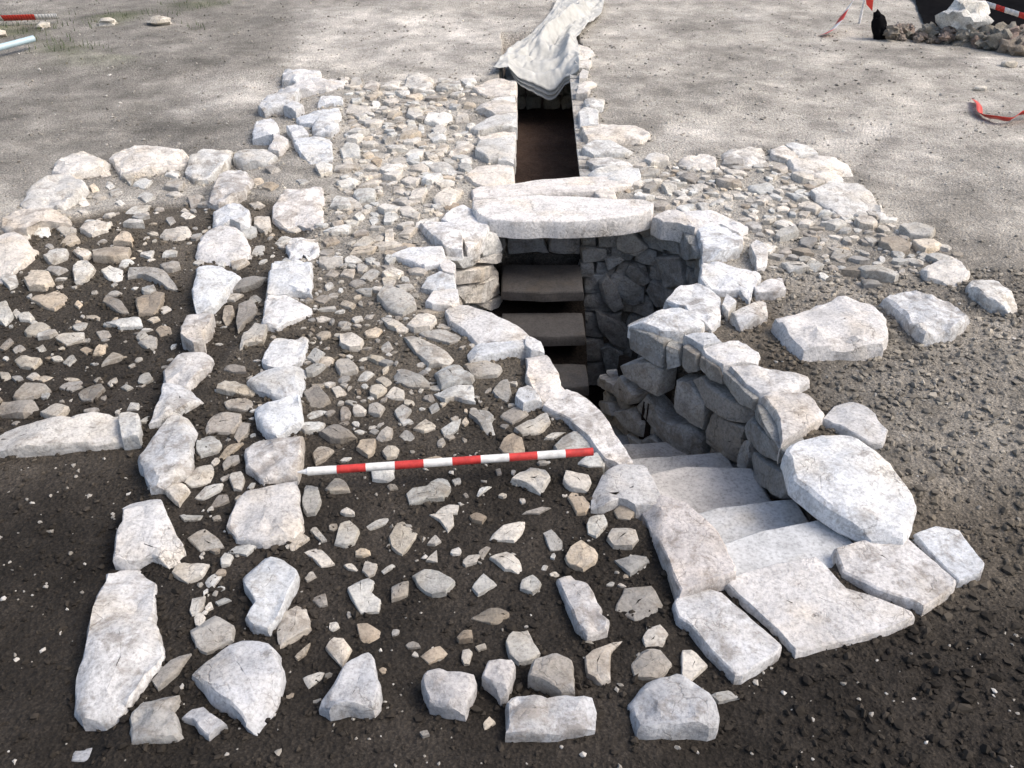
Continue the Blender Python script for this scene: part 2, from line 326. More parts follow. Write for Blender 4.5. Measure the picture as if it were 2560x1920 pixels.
('RC',[(-752,3944),(-720,3985),(-672,3960),(-671,3896),(-708,3896)]),
('RC',[(-805,3803),(-797,3849),(-732,3803),(-748,3765)]),
('RC',[(-675,4233),(-640,4269),(-567,4180),(-603,4153)]),
('RC',[(-639,4059),(-619,4093),(-570,4059),(-578,3993),(-623,3993)]),
('RC',[(-563,3993),(-497,4017),(-471,3976),(-528,3944)]),
('RC',[(-563,4145),(-512,4093),(-499,4042),(-538,4042)]),
('RC',[(-779,3640),(-735,3626),(-721,3576),(-768,3569)]),
('RC',[(-443,3742),(-418,3787),(-353,3787),(-322,3757),(-376,3713)]),
('RC',[(-671,2949),(-660,2992),(-626,2928),(-627,2896),(-661,2886)]),
('RC',[(-669,3713),(-634,3720),(-643,3676),(-679,3683)]),
('RC',[(-391,3220),(-367,3244),(-345,3214),(-376,3196)]),
('RC',[(-476,2680),(-451,2718),(-414,2689),(-421,2652),(-454,2643)]),
('RC',[(-59,2580),(-42,2584),(-36,2553),(-53,2549)]),
('RC',[(-437,2493),(-411,2501),(-397,2476),(-424,2468)]),
('RC',[(-194,2866),(-178,2907),(-164,2866),(-181,2845)]),
('LP',[(-383,4751),(-340,4906),(-272,4952),(-144,4795),(-132,4666),(-186,4484),(-233,4425),(-272,4563),(-347,4709)]),
('LP',[(-498,4687),(-388,4687),(-328,4687),(-272,4563),(-263,4368),(-344,4387),(-417,4503)]),
('LP',[(-618,4300),(-539,4394),(-369,4394),(-335,4227),(-441,4183),(-541,4245)]),
('LP',[(-363,4174),(-319,4227),(-285,4174),(-284,4087),(-343,4104)]),
('LP',[(-430,3954),(-414,4036),(-358,4104),(-287,4070),(-273,3938),(-360,3905)]),
('LP',[(-396,3796),(-373,3889),(-265,3938),(-252,3811),(-278,3766),(-365,3766)]),
('LP',[(-296,3706),(-264,3781),(-199,3766),(-75,3662),(17,3576),(64,3521),(57,3440),(-4,3427),(-99,3453),(-152,3440),(-210,3535),(-269,3604)]),
('LP',[(-183,3362),(-151,3400),(-71,3427),(-4,3427),(77,3453),(63,3387),(-70,3324),(-168,3298)]),
('LP',[(62,3362),(116,3387),(159,3286),(187,3177),(191,3107),(208,3084),(169,3028),(112,2984),(83,3073),(60,3165),(67,3249)]),
('LP',[(64,3467),(123,3414),(135,3349),(82,3349),(56,3387)]),
('LP',[(15,2984),(27,3039),(65,3073),(89,3039),(112,2973),(45,2941)]),
('LP',[(129,2941),(181,3017),(226,3062),(267,3028),(329,2941),(362,2838),(423,2635),(386,2599),(327,2635),(284,2739),(221,2848),(164,2899)]),
('LP',[(274,2362),(283,2419),(323,2520),(400,2581),(463,2599),(476,2520),(497,2435),(507,2370),(415,2362),(366,2394),(321,2362)]),
('CK',[(438,2366),(504,2412),(592,2360),(664,2242),(693,2052),(685,2026),(502,1952),(494,1976),(460,2176)]),
('TH',[(479,1940),(505,1984),(539,1990),(598,2003),(637,1984),(703,1879),(769,1775),(753,1747),(631,1666),(610,1664),(554,1758),(516,1849),(484,1879)]),
('TH',[(650,2016),(683,2049),(832,2110),(957,2138),(980,2096),(1015,2003),(1102,1952),(1187,1903),(1187,1879),(1058,1820),(796,1741),(781,1786),(719,1909)]),
('TH',[(1026,2173),(1142,2209),(1273,2249),(1288,2209),(1364,2023),(1349,1997),(1221,1909),(1198,1934),(1099,1984),(1023,2062)]),
('TH',[(1301,2231),(1395,2276),(1467,2253),(1468,2216),(1484,2103),(1455,2056),(1369,2023),(1324,2145)]),
('RR',[(906,3221),(1040,3215),(1208,3173),(1199,3115),(1094,3024),(984,3024),(949,3092)]),
('RR',[(979,3002),(1029,3008),(1165,2991),(1187,2875),(1161,2824),(1075,2764),(989,2697),(1011,2834),(998,2927)]),
('RR',[(1179,2844),(1272,2959),(1327,2980),(1375,2885),(1396,2774),(1353,2697),(1305,2706),(1237,2784)]),
('RR',[(814,3358),(879,3384),(973,3423),(1050,3345),(1026,3270),(883,3233),(827,3320)]),
('RR',[(753,3476),(876,3476),(896,3403),(815,3364)]),
('RR',[(533,3613),(705,3688),(769,3711),(817,3658),(849,3559),(827,3516),(737,3502),(652,3520)]),
('RR',[(716,3793),(801,3918),(888,3951),(975,3823),(935,3629),(884,3559),(826,3629),(791,3717)]),
('RR',[(924,4033),(965,4225),(1088,4171),(1200,4119),(1216,4050),(1141,3918),(1106,3823),(1082,3918),(1001,3918),(940,3951)]),
('RR',[(1160,3934),(1310,4033),(1300,3902),(1250,3878),(1162,3878)]),
('RR',[(990,3644),(1168,3777),(1152,3644),(1022,3559)]),
('RR',[(962,3717),(1004,3823),(1032,3747),(979,3658)]),
('RR',[(944,4859),(1035,4882),(1145,4859),(1194,4749),(1274,4643),(1219,4581),(1126,4664),(994,4581),(955,4707)]),
('RR',[(781,4749),(892,4859),(953,4859),(955,4707),(977,4581),(898,4664),(824,4685)]),
('RR',[(994,4581),(1122,4643),(1211,4462),(1171,4346),(1056,4290),(979,4261)]),
('RR',[(1231,4365),(1278,4432),(1315,4346),(1281,4200),(1226,4164)]),
('BO1',[(967,2617),(1043,2718),(1241,2743),(1308,2633),(1366,2402),(1354,2328),(1257,2174),(1153,2188),(1030,2320),(960,2459)]),
('BO2',[(1159,3575),(1282,3677),(1357,3721),(1493,3797),(1575,3782),(1646,3736),(1666,3647),(1679,3604),(1631,3425),(1578,3346),(1226,3308),(1200,3359),(1170,3478)]),
('BO3',[(1718,3816),(1831,3911),(1902,3944),(1987,3895),(2067,3801),(2076,3651),(2040,3579),(1930,3496),(1781,3442),(1760,3551),(1755,3695)]),
('BO4',[(2184,3967),(2294,4067),(2356,3967),(2358,3808),(2330,3732),(2274,3688),(2193,3777),(2180,3886)]),
('RO',[(1764,5727),(1920,5785),(2101,5785),(2127,5640),(2111,5342),(1924,5316),(1744,5529)]),
('RO',[(1770,5164),(1924,5316),(2111,5342),(2128,5164),(2107,4859),(1947,4771),(1859,4793),(1787,4996)]),
('RO',[(1374,5875),(1526,5967),(1622,6030),(1656,5906),(1635,5727),(1445,5584),(1350,5698)]),
('RO',[(1081,5756),(1214,5830),(1322,5815),(1279,5584),(1109,5556),(1059,5612)]),
('RO',[(1694,5936),(1814,5967),(1849,5785),(1757,5698),(1682,5756)]),
('RO',[(1822,5999),(1879,6062),(1989,5967),(1988,5815),(1853,5800)]),
('RO',[(2044,4153),(2134,4225),(2258,4261),(2255,4084),(2168,4000),(2043,4067)]),
('PR',[(482,6361),(651,6430),(848,6430),(923,6326),(943,6225),(857,6126),(675,6094),(518,6094)]),
('PR',[(466,5936),(559,6078),(725,6062),(805,5936),(735,5860),(541,5845)]),
('PR',[(482,5727),(617,5785),(745,5669),(795,5584),(675,5556),(524,5612)]),
('PR',[(477,5501),(629,5584),(785,5501),(776,5342),(702,5265),(515,5368)]),
('PR',[(486,6685),(533,6799),(633,6761),(610,6466),(487,6430)]),
('PR',[(546,6997),(590,7120),(702,7037),(674,6838),(567,6799)]),
('PR',[(524,7423),(620,7559),(676,7467),(556,7334)]),
('PR',[(497,7162),(516,7290),(614,7290),(581,7162)]),
('PR',[(556,7747),(595,7944),(644,7894),(614,7652),(548,7605)]),
('PR',[(524,8589),(565,8825),(704,8765),(740,8476),(584,8202)]),
('PR',[(538,8097),(583,8176),(688,8150),(649,7969),(557,7969)]),
('PR',[(488,5140),(514,5239),(604,5214),(609,5067),(535,5044)]),
('PR',[(848,5698),(902,5815),(1005,5756),(988,5640),(877,5612)]),
('PL',[(-293,5447),(-222,5612),(-105,5655),(4,5584),(4,5316),(-98,5239),(-212,5316)]),
('PL',[(-230,5875),(-214,6030),(15,6126),(14,5756),(-146,5727)]),
('PL',[(-228,6159),(15,6326),(20,6142),(-184,6062)]),
('PL',[(-279,6395),(-119,6610),(27,6685),(26,6430),(-223,6326)]),
('PL',[(-261,6838),(-148,6997),(28,6997),(27,6722),(-120,6685)]),
('PL',[(-301,7334),(-134,7605),(30,7513),(23,7162),(-187,7162)]),
('PL',[(-150,7079),(17,7141),(22,7017),(-125,6997)]),
('PL',[(-85,5698),(9,5727),(9,5640),(-85,5655)]),
('LT',[(-230,4934),(-94,4987),(146,5011),(315,4987),(560,4945),(752,4922),(798,4872),(777,4776),(712,4733),(622,4690),(527,4668),(382,4649),(272,4641),(189,4649),(79,4637),(-5,4645),(-123,4675),(-193,4733),(-222,4832)]),
('LB',[(-246,5214),(-192,5265),(13,5290),(184,5368),(374,5394),(726,5394),(721,5265),(499,5164),(177,5128),(-96,5091),(-232,5091)]),
('FE',[(-1402,7625),(-1432,7814),(-1347,7766),(-1311,7443)]),
('FE',[(-1299,7443),(-1301,7718),(-1250,7718),(-1212,7533),(-1243,7399)]),
('FE',[(-1181,7399),(-1161,7625),(-1068,7488),(-1059,7311)]),
('FE',[(-1045,7399),(-1024,7533),(-903,7578),(-897,7399)]),
('FE',[(-852,7443),(-853,7718),(-729,7766),(-638,7578),(-638,7399),(-741,7311)]),
('FE',[(-598,7355),(-572,7533),(-424,7578),(-403,7399),(-497,7311)]),
('FE',[(-424,7578),(-325,7648),(-285,7578),(-355,7443)]),
('FE',[(-769,6709),(-772,6861),(-694,6900),(-656,6709),(-706,6635)]),
('FE',[(-635,6598),(-616,6784),(-469,6822),(-435,6635),(-518,6526)]),
('FE',[(-413,6635),(-397,6784),(-329,6784),(-310,6598)]),
('FE',[(-749,6490),(-740,6635),(-706,6635),(-676,6420)]),
('FE',[(-662,6386),(-669,6598),(-627,6490),(-618,6386)]),
('FE',[(-1236,6784),(-1225,6939),(-1125,6979),(-1046,6822),(-1127,6746)]),
('FE',[(-414,5871),(-365,6120),(-261,6152),(-265,5993),(-373,5871)]),
('FE',[(-589,6284),(-553,6386),(-463,6351),(-453,6184),(-538,6184)]),
('FE',[(-1142,5962),(-1109,6088),(-1027,6024),(-991,5841),(-1098,5812)]),
('FE',[(-549,5639),(-488,5753),(-406,5724),(-347,5556),(-443,5528)]),
('FE',[(-708,5192),(-715,5343),(-627,5216),(-641,5167)]),
('FE',[(-928,5119),(-905,5216),(-809,5192),(-803,5071),(-891,5047)]),
('FE',[(-988,4977),(-1010,5119),(-934,5095),(-842,4954),(-924,4909)]),
('FE',[(-712,4755),(-716,4864),(-677,4909),(-635,4842),(-669,4755)]),
('FE',[(-667,4977),(-608,5024),(-525,4886),(-528,4820),(-620,4864)]),
('FE',[(-459,5071),(-378,5241),(-301,5192),(-360,4931),(-415,4954)]),
('FE',[(-604,5071),(-583,5241),(-506,5216),(-522,5071)]),
('FE',[(-807,4820),(-777,4864),(-743,4798),(-770,4734)]),
('FE',[(-885,4820),(-860,4886),(-824,4820),(-853,4776)]),
('FE',[(-673,4488),(-689,4629),(-649,4650),(-623,4488)]),
('FE',[(-617,4588),(-568,4691),(-515,4670),(-550,4588)]),
('FE',[(-840,4449),(-791,4568),(-725,4508),(-780,4430)]),
('FE',[(-603,4449),(-578,4528),(-500,4488),(-509,4411)]),
('FE',[(-700,5871),(-652,6024),(-577,5993),(-587,5871),(-663,5812)]),
('FE',[(-909,5753),(-890,5841),(-842,5782),(-848,5667)]),
('FE',[(-506,6024),(-485,6184),(-428,6120),(-440,5962)]),
('FE',[(-1071,7019),(-1034,7101),(-995,6979),(-1032,6900)]),
('FE',[(-337,5753),(-279,5812),(-256,5724),(-313,5667)]),
('FE',[(-469,5343),(-426,5421),(-349,5395),(-353,5292),(-426,5266)]),
('ST1',[(721,2171),(822,2281),(971,2347),(1042,2360),(1094,2307),(1110,2243),(1052,2140),(993,2115),(740,2073),(729,2061)]),
('ST2',[(725,2529),(852,2566),(951,2573),(983,2508),(1033,2398),(876,2330),(753,2290),(743,2357)]),
('ST3',[(562,2859),(691,2944),(788,2944),(857,2884),(924,2693),(931,2654),(779,2607),(586,2630)]),
('ST4',[(550,3133),(676,3180),(724,3114),(696,2955),(606,2947),(564,2973)]),
]
WALLS = [
('WP',773,3386,-59,0.6005,-0.7996,[(-45,44),(-24,93),(45,56),(52,-50),(2,-84),(-30,-59)]),
('WP',847,3288,-44,0.6005,-0.7996,[(-67,-31),(-61,42),(-19,55),(53,44),(85,-47),(9,-63)]),
('WP',933,3120,-39,0.3316,-0.9434,[(-107,-45),(-112,37),(-73,51),(42,39),(113,39),(114,-50),(23,-72)]),
('WP',978,2876,-10,0.0318,-0.9995,[(-125,-33),(-97,23),(6,49),(126,70),(194,28),(16,-45),(-121,-91)]),
('WP',885,3209,-165,0.469,-0.8832,[(-186,1),(-130,47),(-66,33),(40,38),(163,42),(179,-17),(66,-64),(-66,-80)]),
('WP',976,2854,-109,0.0613,-0.9981,[(-180,-72),(-184,-13),(-43,34),(145,100),(190,92),(157,8),(52,-45),(-136,-103)]),
('WP',798,3350,-290,0.6255,-0.7802,[(-103,85),(-37,109),(81,58),(89,13),(79,-101),(-6,-100),(-103,-66)]),
('WP',909,3171,-332,0.4074,-0.9132,[(-117,-42),(-99,69),(-41,86),(128,130),(129,34),(117,-65),(-17,-114),(-99,-99)]),
('WP',969,3001,-296,0.1986,-0.9801,[(-40,-91),(-50,-8),(-19,62),(30,98),(50,19),(29,-79)]),
('WP',985,2741,-202,0.0501,-0.9987,[(-218,-105),(-173,-7),(20,68),(165,125),(184,83),(153,13),(23,-51),(-154,-126)]),
('WP',725,3413,-475,0.6999,-0.7142,[(-223,14),(-159,120),(-27,42),(111,71),(186,39),(208,-44),(64,-143),(-31,-75),(-129,-25)]),
('WP',935,3040,-439,0.2095,-0.9778,[(-236,-13),(-151,-14),(25,25),(248,113),(330,136),(93,-62),(-76,-95),(-234,-90)]),
('WP',599,3544,-252,0.6094,-0.7928,[(-151,-30),(-43,49),(49,93),(111,76),(110,-67),(32,-65),(-108,-57)]),
('WN',623,4840,-980,0.9991,-0.0419,[(-84,79),(-19,105),(60,59),(75,-29),(16,-152),(-48,-61)]),
('WN',608,4836,-764,1.0,0.0002,[(-113,139),(4,75),(91,10),(100,-132),(5,-99),(-87,8)]),
('WP',603,3536,-95,0.6409,-0.7676,[(-123,58),(11,86),(98,55),(109,-71),(1,-63),(-95,-66)]),
('WP',711,3442,-96,0.8714,-0.4906,[(-39,50),(19,44),(41,-29),(-21,-65)]),
('WP',506,3761,-466,0.2635,-0.9647,[(-241,-77),(21,27),(84,128),(244,111),(203,24),(-22,-47),(-290,-166)]),
('WP',478,3838,-643,0.1587,-0.9873,[(-158,-64),(72,82),(142,46),(-56,-63)]),
('WP',569,3577,-546,0.5109,-0.8596,[(-142,-26),(-15,72),(86,40),(85,-42),(-13,-45)]),
('WP',598,3527,-631,0.6406,-0.7679,[(-56,23),(37,21),(41,-24),(-23,-20)]),
('WP',677,3462,-608,0.8243,-0.5661,[(-67,15),(-20,64),(97,3),(42,-22),(-51,-61)]),
('WN',591,4842,-313,0.9995,0.0321,[(-58,21),(32,36),(60,19),(1,-25),(-35,-51)]),
('WN',726,4824,-388,0.9732,-0.2298,[(-72,14),(-48,67),(6,52),(85,-28),(51,-64),(-23,-41)]),
('WN',876,4715,-306,0.5427,-0.8399,[(-127,-5),(-95,53),(106,131),(172,-26),(20,-106),(-76,-48)]),
('WN',583,4840,-522,0.9994,0.0338,[(-79,83),(-26,128),(35,44),(88,-86),(27,-124),(-44,-45)]),
('WN',694,4831,-505,0.9806,-0.1961,[(-96,25),(-38,112),(85,43),(93,-59),(12,-88),(-56,-33)]),
('WN',858,4754,-478,0.7404,-0.6721,[(-98,-5),(-60,75),(68,57),(101,-35),(-11,-92)]),
('WN',680,4833,-192,0.9843,-0.1763,[(-91,17),(-35,106),(69,10),(106,-15),(31,-77),(-79,-42)]),
('WN',746,4820,-79,0.9778,-0.2095,[(-77,5),(-37,55),(58,54),(49,-41),(8,-73)]),
('WN',864,4747,-104,0.6361,-0.7716,[(-88,-6),(-76,91),(62,84),(120,-80),(-18,-90)]),
('WN',950,4534,-61,0.1171,-0.9931,[(-170,45),(-48,87),(107,59),(224,25),(3,-99),(-116,-117)]),
('WL',-168,4535,-355,0.5285,0.8489,[(-238,135),(178,30),(195,-95),(17,-65),(-152,-4)]),
('WL',-185,4507,-223,0.5001,0.866,[(-223,27),(-229,115),(28,23),(188,-17),(210,-93),(26,-56)]),
('WL',-119,4624,-484,0.6585,0.7526,[(-86,64),(96,24),(95,-98),(40,-67),(-144,76)]),
('WL',-115,4632,-105,0.6773,0.7357,[(-111,48),(-19,97),(49,49),(83,-55),(83,-98),(-86,-41)]),
('WL',-219,4492,-105,0.462,0.8869,[(-68,43),(50,44),(76,-40),(32,-50),(-90,3)]),
('WL',-233,4444,-119,0.3625,0.932,[(-181,88),(71,19),(138,-55),(81,-60),(-109,8)]),
('WL',-113,4633,-195,0.6677,0.7444,[(-132,29),(-60,46),(80,10),(80,-48),(32,-37)]),
]

# ---------------------------------------------------------------- helpers
def hash3(ix, iy, iz, seed):
    h = (ix * 374761393 + iy * 668265263 + iz * 2147483647 + seed * 1274126177) & 0xFFFFFFFF
    h = ((h ^ (h >> 13)) * 1274126177) & 0xFFFFFFFF
    h = ((h ^ (h >> 16)) * 2246822519) & 0xFFFFFFFF
    return ((h ^ (h >> 15)) & 0xFFFFFF) / float(0xFFFFFF) * 2 - 1

def vnoise(p, seed=0):
    p = np.asarray(p, dtype=np.float64)
    i = np.floor(p).astype(np.int64)
    f = p - i
    f = f * f * (3 - 2 * f)
    r = 0
    for dx in (0, 1):
        wx = f[..., 0] if dx else 1 - f[..., 0]
        for dy in (0, 1):
            wy = f[..., 1] if dy else 1 - f[..., 1]
            for dz in (0, 1):
                wz = f[..., 2] if dz else 1 - f[..., 2]
                r = r + wx * wy * wz * hash3(i[..., 0] + dx, i[..., 1] + dy, i[..., 2] + dz, seed)
    return r

def noise2(x, y, scale, seed=0, octs=1):
    r = 0; a = 1.0
    for k in range(octs):
        p = np.stack([x * scale, y * scale, np.zeros_like(x) + 0.37], -1)
        r = r + a * vnoise(p, seed + k * 17)
        a *= .5; scale *= 2.03
    return r

def sstep(a, b, x):
    t = np.clip((x - a) / (b - a), 0, 1)
    return t * t * (3 - 2 * t)

def inside(poly, x, y):
    r = np.zeros(np.shape(x), bool)
    n = len(poly)
    for k in range(n):
        x0, y0 = poly[k]; x1, y1 = poly[(k + 1) % n]
        c = ((y0 > y) != (y1 > y))
        with np.errstate(divide='ignore', invalid='ignore'):
            xi = (x1 - x0) * (y - y0) / ((y1 - y0) if y1 != y0 else 1e-9) + x0
        r ^= c & (x < xi)
    return r

def sdf(poly, x, y):
    d = np.full(np.shape(x), 1e9)
    n = len(poly)
    for k in range(n):
        x0, y0 = poly[k]; x1, y1 = poly[(k + 1) % n]
        ex, ey = x1 - x0, y1 - y0
        t = np.clip(((x - x0) * ex + (y - y0) * ey) / (ex * ex + ey * ey + 1e-12), 0, 1)
        d = np.minimum(d, np.hypot(x - x0 - t * ex, y - y0 - t * ey))
    return np.where(inside(poly, x, y), -d, d)

def link(name, data, parent=None, loc=(0, 0, 0)):
    o = bpy.data.objects.new(name, data)
    COL.objects.link(o)
    o.location = loc
    if parent is not None:
        o.parent = parent
        o.location = Vector(loc) - parent.location
    return o

def tag(o, label=None, cat=None, group=None, kind=None):
    if label: o['label'] = label
    if cat: o['category'] = cat
    if group: o['group'] = group
    if kind: o['kind'] = kind
    return o

def thing(name, label, cat, loc, group=None):
    o = link(name, None, None, loc)
    o.empty_display_size = .1
    return tag(o, label, cat, group, 'thing')

def mesh(name, v, f, mat, smooth=True, sharp=None):
    m = bpy.data.meshes.new(name)
    m.from_pydata([tuple(p) for p in v], [], f)
    m.materials.append(mat)
    if smooth:
        m.polygons.foreach_set('use_smooth', [True] * len(m.polygons))
        if sharp: m.set_sharp_from_angle(angle=math.radians(sharp))
    m.update()
    return m

# ---------------------------------------------------------------- materials
def nodes(name):
    m = bpy.data.materials.new(name)
    m.use_nodes = True
    nt = m.node_tree
    b = nt.nodes['Principled BSDF']
    return m, nt, b

def N(nt, t, **kw):
    n = nt.nodes.new(t)
    for k, v in kw.items():
        if k in n.inputs: n.inputs[k].default_value = v
        else: setattr(n, k, v)
    return n

def ramp(nt, pts):
    r = nt.nodes.new('ShaderNodeValToRGB')
    e = r.color_ramp.elements
    while len(e) < len(pts): e.new(0.5)
    for k, (p, c) in enumerate(pts):
        e[k].position = p
        e[k].color = (c, c, c, 1) if not isinstance(c, tuple) else (*c, 1)
    return r

def mul(nt, a, b, fac=1.0, mode='MULTIPLY'):
    m = nt.nodes.new('ShaderNodeMix')
    m.data_type = 'RGBA'; m.blend_type = mode
    if hasattr(fac, 'links') or not isinstance(fac, (int, float)): nt.links.new(fac, m.inputs[0])
    else: m.inputs[0].default_value = fac
    for s, v in ((6, a), (7, b)):
        if isinstance(v, tuple): m.inputs[s].default_value = (*v, 1)
        else: nt.links.new(v, m.inputs[s])
    return m.outputs[2]

def stone_material(name, bump=.5, stain=.55, rough=.9):
    m, nt, b = nodes(name)
    L = nt.links.new
    geo = N(nt, 'ShaderNodeNewGeometry')
    oi = N(nt, 'ShaderNodeObjectInfo')
    pos = geo.outputs['Position']
    big = N(nt, 'ShaderNodeTexNoise', Scale=9.0, Detail=6.0, Roughness=.62)
    fine = N(nt, 'ShaderNodeTexNoise', Scale=85.0, Detail=5.0, Roughness=.7)
    spots = N(nt, 'ShaderNodeTexNoise', Scale=26.0, Detail=8.0, Roughness=.75)
    warm = N(nt, 'ShaderNodeTexNoise', Scale=5.0, Detail=4.0)
    for n in (big, fine, spots, warm): L(pos, n.inputs['Vector'])
    r1 = ramp(nt, [(.32, .76), (.50, .97), (.66, 1.08)])
    L(big.outputs[0], r1.inputs[0])
    c = mul(nt, oi.outputs['Color'], r1.outputs[0])
    r2 = ramp(nt, [(.32, .60), (.50, .98), (.70, 1.15)])
    L(fine.outputs[0], r2.inputs[0])
    c = mul(nt, c, r2.outputs[0])
    r3 = ramp(nt, [(.30, 1.0), (.46, 0.0)])
    L(spots.outputs[0], r3.inputs[0])
    sm = N(nt, 'ShaderNodeMath', operation='MULTIPLY'); L(r3.outputs[0], sm.inputs[0]); sm.inputs[1].default_value = stain
    c = mul(nt, c, (.20, .185, .17), sm.outputs[0], 'MIX')
    r4 = ramp(nt, [(.50, 0.0), (.72, .55)])
    L(warm.outputs[0], r4.inputs[0])
    c = mul(nt, c, (1.0, .88, .70), r4.outputs[0])
    dn = N(nt, 'ShaderNodeTexNoise', Scale=14.0, Detail=7.0, Roughness=.7, Distortion=.6)
    off = N(nt, 'ShaderNodeVectorMath', operation='ADD'); L(pos, off.inputs[0]); off.inputs[1].default_value = (7.3, 2.1, 4.4)
    L(off.outputs[0], dn.inputs['Vector'])
    rv = N(nt, 'ShaderNodeMath', operation='MULTIPLY_ADD'); L(oi.outputs['Random'], rv.inputs[0]); rv.inputs[1].default_value = .16; rv.inputs[2].default_value = -.08
    dv = N(nt, 'ShaderNodeMath', operation='ADD'); L(dn.outputs[0], dv.inputs[0]); L(rv.outputs[0], dv.inputs[1])
    r5 = ramp(nt, [(.52, 0.0), (.66, .75)]); L(dv.outputs[0], r5.inputs[0])
    ds = N(nt, 'ShaderNodeMath', operation='MULTIPLY'); L(r5.outputs[0], ds.inputs[0]); ds.inputs[1].default_value = min(1.0, stain * 1.3)
    c = mul(nt, c, (.155, .125, .095), ds.outputs[0], 'MIX')
    vor = N(nt, 'ShaderNodeTexVoronoi', feature='DISTANCE_TO_EDGE', Scale=5.5)
    wob = N(nt, 'ShaderNodeTexNoise', Scale=11.0, Detail=5.0); L(pos, wob.inputs['Vector'])
    wv = N(nt, 'ShaderNodeMix'); wv.data_type = 'VECTOR'; wv.inputs[0].default_value = .16
    L(pos, wv.inputs[4]); L(wob.outputs['Color'], wv.inputs[5]); L(wv.outputs[1], vor.inputs['Vector'])
    r6 = ramp(nt, [(.0, .9), (.014, 0.0)]); L(vor.outputs['Distance'], r6.inputs[0])
    gate = ramp(nt, [(.45, 0.0), (.6, 1.0)]); L(warm.outputs[0], gate.inputs[0])
    cr = N(nt, 'ShaderNodeMath', operation='MULTIPLY'); L(r6.outputs[0], cr.inputs[0]); L(gate.outputs[0], cr.inputs[1])
    cs = N(nt, 'ShaderNodeMath', operation='MULTIPLY'); L(cr.outputs[0], cs.inputs[0]); cs.inputs[1].default_value = min(1.0, stain * 1.2)
    c = mul(nt, c, (.10, .085, .07), cs.outputs[0], 'MIX')
    L(c, b.inputs['Base Color'])
    b.inputs['Roughness'].default_value = rough
    b.inputs['Specular IOR Level'].default_value = .25
    bn = N(nt, 'ShaderNodeTexNoise', Scale=38.0, Detail=9.0, Roughness=.68)
    L(pos, bn.inputs['Vector'])
    bp = N(nt, 'ShaderNodeBump', Strength=bump, Distance=.02)
    hh = N(nt, 'ShaderNodeMath', operation='MULTIPLY_ADD'); L(cs.outputs[0], hh.inputs[0]); hh.inputs[1].default_value = -.5; L(bn.outputs[0], hh.inputs[2])
    L(hh.outputs[0], bp.inputs['Height'])
    L(bp.outputs[0], b.inputs['Normal'])
    return m

def soil_material(name):
    m, nt, b = nodes(name)
    L = nt.links.new
    geo = N(nt, 'ShaderNodeNewGeometry')
    pos = geo.outputs['Position']
    at = N(nt, 'ShaderNodeAttribute', attribute_name='soil')
    n1 = N(nt, 'ShaderNodeTexNoise', Scale=3.5, Detail=7.0, Roughness=.65)
    n2 = N(nt, 'ShaderNodeTexNoise', Scale=45.0, Detail=6.0, Roughness=.75)
    n3 = N(nt, 'ShaderNodeTexVoronoi', Scale=70.0)
    n4 = N(nt, 'ShaderNodeTexNoise', Scale=160.0, Detail=3.0, Roughness=.6)
    for n in (n1, n2, n3, n4): L(pos, n.inputs['Vector'])
    r1 = ramp(nt, [(.3, .62), (.5, 1.0), (.7, 1.45)]); L(n1.outputs[0], r1.inputs[0])
    r2 = ramp(nt, [(.3, .62), (.5, 1.0), (.68, 1.34)]); L(n2.outputs[0], r2.inputs[0])
    r4 = ramp(nt, [(.35, .7), (.55, 1.0), (.72, 1.7)]); L(n4.outputs[0], r4.inputs[0])
    c = mul(nt, at.outputs['Color'], r1.outputs[0])
    c = mul(nt, c, r2.outputs[0])
    c = mul(nt, c, r4.outputs[0])
    L(c, b.inputs['Base Color'])
    b.inputs['Roughness'].default_value = .95
    b.inputs['Specular IOR Level'].default_value = .15
    add = N(nt, 'ShaderNodeMath', operation='ADD')
    L(n2.outputs[0], add.inputs[0])
    mm = N(nt, 'ShaderNodeMath', operation='MULTIPLY'); L(n3.outputs[0], mm.inputs[0]); mm.inputs[1].default_value = .8
    L(mm.outputs[0], add.inputs[1])
    bp = N(nt, 'ShaderNodeBump', Strength=.9, Distance=.012)
    L(add.outputs[0], bp.inputs['Height'])
    L(bp.outputs[0], b.inputs['Normal'])
    return m

def island_material(name, lo, hi, attr=None):
    """loose crumbs and chips: each separate crumb takes its own shade"""
    m, nt, b = nodes(name)
    L = nt.links.new
    geo = N(nt, 'ShaderNodeNewGeometry')
    r = ramp(nt, [(0, lo), (.75, tuple((a + c) / 2 for a, c in zip(lo, hi))), (1.0, hi)])
    L(geo.outputs['Random Per Island'], r.inputs[0])
    c = r.outputs[0]
    if attr:
        at = N(nt, 'ShaderNodeAttribute', attribute_name=attr)
        c = mul(nt, at.outputs['Color'], r.outputs[0])
    L(c, b.inputs['Base Color'])
    b.inputs['Roughness'].default_value = .95
    b.inputs['Specular IOR Level'].default_value = .15
    return m

def plain(name, col, rough=.5, noise=.15, scale=20, spec=.4):
    m, nt, b = nodes(name)
    L = nt.links.new
    geo = N(nt, 'ShaderNodeNewGeometry')
    n = N(nt, 'ShaderNodeTexNoise', Scale=scale, Detail=5.0, Roughness=.65)
    L(geo.outputs['Position'], n.inputs['Vector'])
    r = ramp(nt, [(.3, 1 - noise), (.7, 1 + noise)]); L(n.outputs[0], r.inputs[0])
    L(mul(nt, col, r.outputs[0]), b.inputs['Base Color'])
    b.inputs['Roughness'].default_value = rough
    b.inputs['Specular IOR Level'].default_value = spec
    return m

